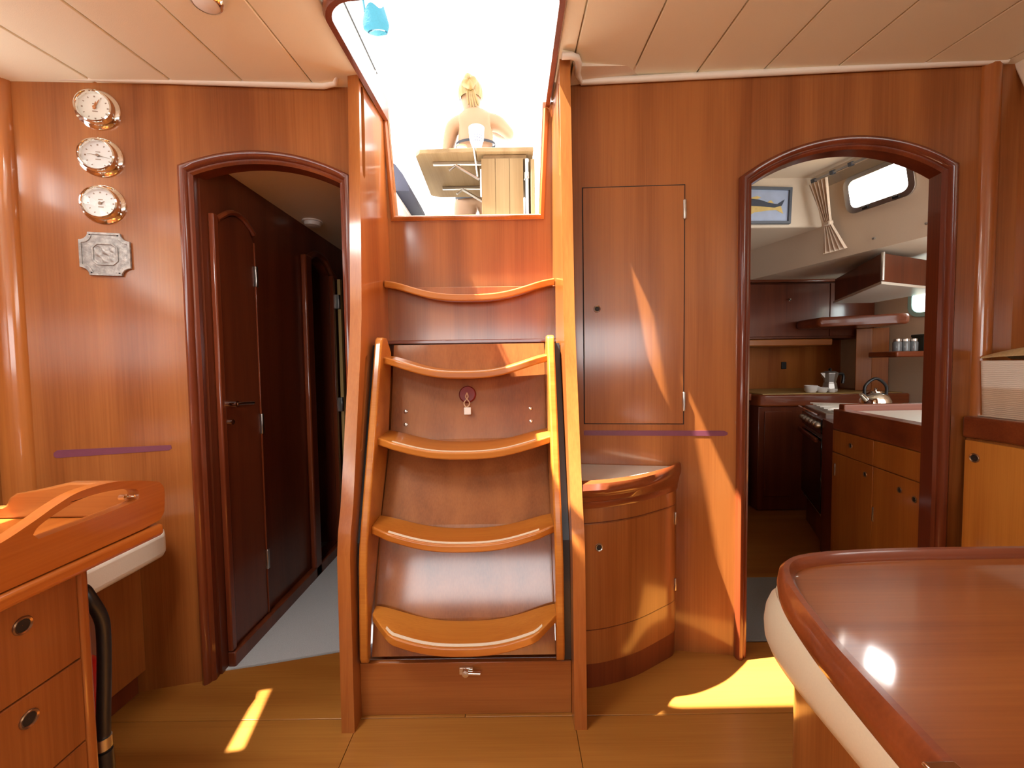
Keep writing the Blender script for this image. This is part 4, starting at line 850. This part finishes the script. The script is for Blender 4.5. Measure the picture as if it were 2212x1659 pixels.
# ------------------------------------------------------------------ cockpit seen through the companionway
struct(MB().box(-0.53,0.21,1.736,1.95,1.60,1.645).build('trim_18', GEL, bevel=0.01), 'white bridge deck outside the opening')
struct(MB().box(-0.53,0.21,1.95,6.0,1.30,1.35).build('floor_cockpit', GEL), 'white cockpit sole')
struct(MB().box(-0.53,0.21,1.90,1.949,1.30,1.599).build('wall_cockpit', GEL), 'white cockpit front')
struct(MB().box(-0.56,-0.531,1.95,6.0,1.30,1.845).build('wall_cockpit_port', GEL), 'white side of the cockpit well'); struct(MB().box(0.211,0.219,1.95,6.0,1.30,2.09).build('wall_cockpit_starboard', GEL), 'white starboard side of the cockpit well')
struct(MB().box(-2.6,-0.531,1.72,6.0,1.846,1.875).build('trim_19', GEL, bevel=0.01), 'white cockpit seat on the port side'); struct(MB().box(0.22,1.60,2.37,6.0,2.091,2.11).build('trim_20', GEL, bevel=0.01), 'white cockpit seat on the starboard side')
aw = thing('added_shade_awning', 'unseen white canvas awning added to shade the woman in the cockpit', 'awning', (-0.85,2.65,3.95))  # added above the view to keep direct sun off the woman
MB().grid(lambda i, j: (-1.95+1.95*i, 2.0+1.28*j, 4.02-0.10*abs(2*i-1)**2), 12, 6, th=(0,0,0.004)).build('canvas', GEL, aw, smooth=True)
m = MB(); m.tube([(-0.975,1.95,4.036),(-0.975,3.32,4.036)], 0.012, 10); m.build('added_ridge_pole', ALU, aw, smooth=True)
tr = thing('sliding_hatch_rail', 'thin dark rail running beside the open hatch', 'rail', (-0.58,1.6,2.2))
m = MB(); m.tube([(-0.578,1.42,2.345),(-0.578,1.90,2.345)], 0.004, 8); m.build('rod', BLACK, tr, smooth=True)
for y in (1.45,1.88):
    m = MB(); m.tube([(-0.578,y,2.09),(-0.578,y,2.345)], 0.004, 8); m.build('post', GEL, tr, smooth=True)
tl = thing('teak_cockpit_table', 'drop-leaf teak cockpit table with raised leaf on steel brackets', 'table', (-0.1,2.3,1.35))
MB().plan([(-0.455,2.085),(-0.43,2.055),(-0.16,2.045),(-0.16,2.58),(-0.42,2.58),(-0.47,2.55)], 2.072, 2.094).build('raised_leaf', TEAKY, tl, bevel=0.003)
MB().box(-0.158,0.118,2.045,2.60,2.072,2.094).build('top', TEAKY, tl, bevel=0.003)
MB().box(-0.125,0.085,2.07,2.58,2.050,2.071).build('apron', TEAKY, tl, bevel=0.003)
for k in range(3):
    MB().box(-0.134+0.068*k,-0.0675+0.068*k,2.062,2.075,1.37,2.050).build('plank', TEAK, tl, bevel=0.0015)
MB().box(-0.132,0.068,2.076,2.58,1.351,2.050).build('pedestal', TEAK, tl, bevel=0.003)
MB().box(0.104,0.124,2.05,2.58,1.66,2.040).build('lowered_leaf', TEAK, tl, bevel=0.003)
for (y, mt_) in ((2.13,STEEL),(2.42,STEEL)):
    b = MB().box(-0.38,-0.135,y,y+0.014,2.055,2.071).build('leaf_bracket', mt_, tl, bevel=0.002)
    m = MB(); m.tube([(-0.265,y+0.007,2.055),(-0.15,y+0.007,1.985)], 0.008, 8); m.tube([(-0.265,y+0.007,2.055),(-0.30,y+0.007,2.030)], 0.006, 8); m.build('strut', STEEL, b, smooth=True)
    MB().box(-0.146,-0.1335,y-0.006,y+0.02,1.90,2.03).build('hinge_plate', STEEL, b, bevel=0.002)
m = MB(); m.tube([(0.086,2.066,1.70),(0.086,2.066,2.045)], 0.010, 8); m.build('support_rod', STEEL, tl, smooth=True)
MB().lathe([(0.014,0),(0.014,0.03)], 12, Matrix.Translation((0.086,2.066,1.95))).build('rod_collar', CHROME, tl, smooth=True)
cp = thing('patterned_cup', 'white tapered cup with blue pattern on the cockpit table', 'cup', (-0.155,2.10,2.0945))
T = Matrix.Translation((-0.157,2.10,2.0945))
MB().lathe([(0.014,0),(0.012,0.006),(0.024,0.03),(0.035,0.065),(0.039,0.120),(0.036,0.120),(0.031,0.065),(0.0005,0.02)], 28, T, 0, False).build('bowl', PORCE, cp, smooth=True)
for k, (r_, h_) in enumerate(((0.0362,0.072),(0.0345,0.060),(0.0305,0.048))):
    m = MB(T); 
    for q in range(18):
        a = 2*pi*q/18; m.lathe([(0.0028,0),(0.0005,0.0012)], 6, facing((r_*cos(a)*0.985,r_*sin(a)*0.985,h_),(cos(a),sin(a),-0.2)))
    m.build('dot_band', BLUEP, cp)
cj = thing('candle_jar', 'pale jar with gold rim on the cockpit table', 'jar', (-0.235,2.14,2.0945)); T = Matrix.Translation((-0.235,2.14,2.0945))
MB().lathe([(0.024,0),(0.027,0.006),(0.027,0.045)], 24, T).build('body', PORCE, cj, smooth=True); MB().lathe([(0.0275,0.0455),(0.0275,0.053),(0.0005,0.0532)], 24, T).build('rim', WICK, cj, smooth=True)
m = MB(); m.tube(bez([(-0.166,2.075,2.0985),(-0.168,2.050,2.0985),(-0.168,2.037,2.088),(-0.160,2.038,2.03),(-0.152,2.038,1.955)], 6), 0.0032, 8)
tag(m.build('white_cord', PAPER, smooth=True), 'white cord hanging over the edge of the teak table', 'cord')
bc = thing('teal_cloth_bag', 'teal cloth bag hanging in the sky beside the hatch', 'bag', (-0.60,2.0,2.58))
def bagf(i, j):
    a = i*2*pi; w = 0.064*(0.75+0.35*j-0.15*j*j)*(1-0.25*max(0,j-0.75)*4); d = 0.030*(1-0.3*j)
    drop = 0.040*(1-cos(a))*0.5*(1-j)*1.2
    return (-0.608+w*cos(a)+0.020*(j-0.5), 2.0+d*sin(a), 2.705-0.110*j-drop*0.5*(1-cos(a))+0.016*sin(3*a+0.6)*(1-j))
MB().grid(bagf, 32, 10).build('pouch', TEAL, bc, smooth=True)
MB().grid(lambda i, j: (-0.598+0.08*(i-0.5)*(1-0.7*abs(2*j-1)**2), 2.0+0.03*(j-.5), 2.594-0.010*sin(pi*j)*sin(pi*i)), 6, 6, th=(0,0,-0.003)).build('bottom', TEAL, bc, smooth=True)
m = MB(); m.tube(bez([(-0.655,2.0,2.69),(-0.660,2.0,2.72),(-0.666,2.0,2.78),(-0.668,2.0,2.95)], 6), 0.006, 8); m.build('strap', TEAL, bc, smooth=True)
m = MB(); m.prism([[(-0.80,1.8755),(-0.470,1.8755),(-0.478,1.91),(-0.50,1.955),(-0.535,2.0),(-0.60,2.035),(-0.80,2.05)]], lambda p, t: (p[0], t, p[1]), 2.0, 2.40)
tag(m.build('navy_cushion', NAVY, smooth=True), 'dark navy cushion leaning on the port cockpit seat', 'cushion')

# ------------------------------------------------------------------ woman standing in the cockpit, back to the camera
bx_, by_, bz_ = -0.215, 2.86, 1.352
def J(x, y, z): return (bx_+x, by_+y, bz_+z)
jo = {}; ed = []
def jt(n, p, r, par=None):
    jo[n] = (p, r); 
    if par: ed.append((par, n))
jt('pelvis', J(0.0,0,0.86), (0.135,0.095)); jt('waist', J(0.0,0,1.00), (0.105,0.075), 'pelvis'); jt('rib', J(-0.005,0,1.13), (0.118,0.085), 'waist')
jt('chest', J(-0.005,0.0,1.25), (0.135,0.088), 'rib'); jt('upper', J(-0.012,0.005,1.335), (0.085,0.060), 'chest'); jt('neck', J(-0.025,0.015,1.39), (0.048,0.048), 'upper')
jt('skull0', J(-0.033,0.030,1.45), (0.060,0.066), 'neck'); jt('skull1', J(-0.036,0.038,1.52), (0.072,0.082), 'skull0'); jt('skull2', J(-0.038,0.038,1.575), (0.052,0.058), 'skull1')
for s, nm in ((-1,'l'),(1,'r')):
    jt('hip'+nm, J(s*0.085,0,0.80), (0.088,0.088), 'pelvis'); jt('thigh'+nm, J(s*0.088,0.005,0.62), (0.075,0.075), 'hip'+nm); jt('knee'+nm, J(s*0.085,0.012,0.45), (0.054,0.054), 'thigh'+nm)
    jt('calf'+nm, J(s*0.085,-0.010,0.31), (0.052,0.052), 'knee'+nm); jt('ankle'+nm, J(s*0.085,0.0,0.085), (0.034,0.034), 'calf'+nm); jt('heel'+nm, J(s*0.085,0.01,0.035), (0.034,0.034), 'ankle'+nm); jt('toe'+nm, J(s*0.095,0.155,0.022), (0.036,0.020), 'heel'+nm)
arm = {'l': [((-0.160,0.005,1.300),0.056),((-0.190,0.035,1.20),0.043),((-0.215,0.085,1.12),0.037),((-0.205,0.19,1.09),0.032),((-0.195,0.285,1.10),0.023)],
       'r': [((0.148,0.005,1.315),0.056),((0.185,0.045,1.295),0.044),((0.235,0.080,1.272),0.038),((0.155,0.175,1.335),0.032),((0.070,0.225,1.405),0.023)]}
for nm in 'lr':
    prev = 'chest'
    for k, (p_, r_) in enumerate(arm[nm]):
        q = 'arm%s%d' % (nm, k); jt(q, J(*p_), (r_, r_), prev if k else 'upper'); prev = q
    w = Vector(arm[nm][4][0]); e = (w-Vector(arm[nm][3][0])).normalized(); side = Vector((0,0,1)).cross(e).normalized(); up_ = e.cross(side)
    pl = w+e*0.05; jt('palm'+nm, J(*pl), (0.030,0.016), prev)
    for k, (o, l) in enumerate(((-0.026,0.058),(-0.009,0.068),(0.009,0.064),(0.026,0.050))):
        b0 = pl+e*0.03+side*o; b1 = b0+e*l*0.5-up_*0.006; b2 = b1+e*l*0.45-up_*0.018
        jt('f%s%da' % (nm,k), J(*b0), (0.009,0.009), 'palm'+nm); jt('f%s%db' % (nm,k), J(*b1), (0.008,0.008), 'f%s%da' % (nm,k)); jt('f%s%dc' % (nm,k), J(*b2), (0.007,0.007), 'f%s%db' % (nm,k))
    t0 = w+e*0.025+side*0.030; jt('th%sa' % nm, J(*t0), (0.011,0.011), 'palm'+nm); t1 = t0+e*0.035+side*0.018; jt('th%sb' % nm, J(*t1), (0.009,0.009), 'th%sa' % nm)
names = list(jo); idx = {n: i for i, n in enumerate(names)}
wo = thing('person', 'woman in black bikini standing with her back turned behind the teak table', 'person', (bx_, by_, bz_))
me = bpy.data.meshes.new('body'); me.from_pydata([jo[n][0] for n in names], [(idx[a], idx[b]) for a, b in ed], []); me.materials.append(SKIN)
bo = bpy.data.objects.new('body', me); COL.objects.link(bo); bo.parent = wo; bo.matrix_parent_inverse = Matrix.Translation((-bx_,-by_,-bz_))
sk_ = bo.modifiers.new('skin', 'SKIN'); sk_.use_smooth_shade = True
if not me.skin_vertices: pass
for i, n in enumerate(names): me.skin_vertices[0].data[i].radius = jo[n][1]; me.skin_vertices[0].data[i].use_root = (n == 'pelvis')
su = bo.modifiers.new('sub', 'SUBSURF'); su.levels = 2; su.render_levels = 2
hc_ = Vector(J(-0.037,0.038,1.530))
def hairf(i, j):
    a = i*2*pi; b = j*pi*0.66
    r = Vector((sin(b)*cos(a)*0.083, sin(b)*sin(a)*0.096, cos(b)*0.092))
    if r.y > 0.02: r.z = max(r.z, 0.02+(r.y-0.02)*0.6)
    return hc_+r*(1+0.018*sin(a*16)*sin(b))
MB().grid(hairf, 64, 18).build('hair_cap', HAIR, wo, smooth=True)
bu = Vector(J(-0.035,-0.075,1.535))
MB().grid(lambda i, j: bu+Vector((0.046*sin(j*pi)*cos(i*2*pi+j*2), 0.034*cos(j*pi)*-1, 0.048*sin(j*pi)*sin(i*2*pi+j*2)))*(1+0.10*sin(i*2*pi*4+j*9)), 40, 16).build('hair_bun', HAIR, wo, smooth=True)
m = MB()
for k, (dx, l) in enumerate(((-0.015,0.09),(0.0,0.13),(0.012,0.15),(0.024,0.12),(0.034,0.10),(0.006,0.11))):
    m.tube(bez([bu+Vector((dx*0.6,0.02,-0.03)), bu+Vector((dx,0.01,-0.07)), bu+Vector((dx*1.3+0.010,0.035,-0.07-l*0.6))], 6), [0.007]*12+[0.003], 6)
m.build('loose_hair', HAIR, wo, smooth=True)
def band(z0, z1, rx, ry, name, cx=0, cy=0):
    MB().grid(lambda i, j: J(cx+rx*cos(i*2*pi), cy+ry*sin(i*2*pi), z0+(z1-z0)*j+0.015*sin(i*2*pi)), 40, 3).build(name, BIKINI, wo, smooth=True)
band(1.165,1.182,0.131,0.100,'bikini_strap',-0.005); 
def cupf(i, j):
    a = radians(115+80*i); return J(-0.005+0.134*cos(a), 0.0+0.104*sin(a), 1.075+0.135*j*(1-0.35*i))
MB().grid(cupf, 10, 6).build('bikini_side', BIKINI, wo, smooth=True)
MB().grid(lambda i, j: J(-0.005+0.134*cos(radians(-35+100*i)), 0.104*sin(radians(-35+100*i)), 1.085+0.10*j*(0.5+0.5*i)), 10, 6).build('bikini_side', BIKINI, wo, smooth=True)
band(0.80,0.90,0.150,0.112,'bikini_bottom')
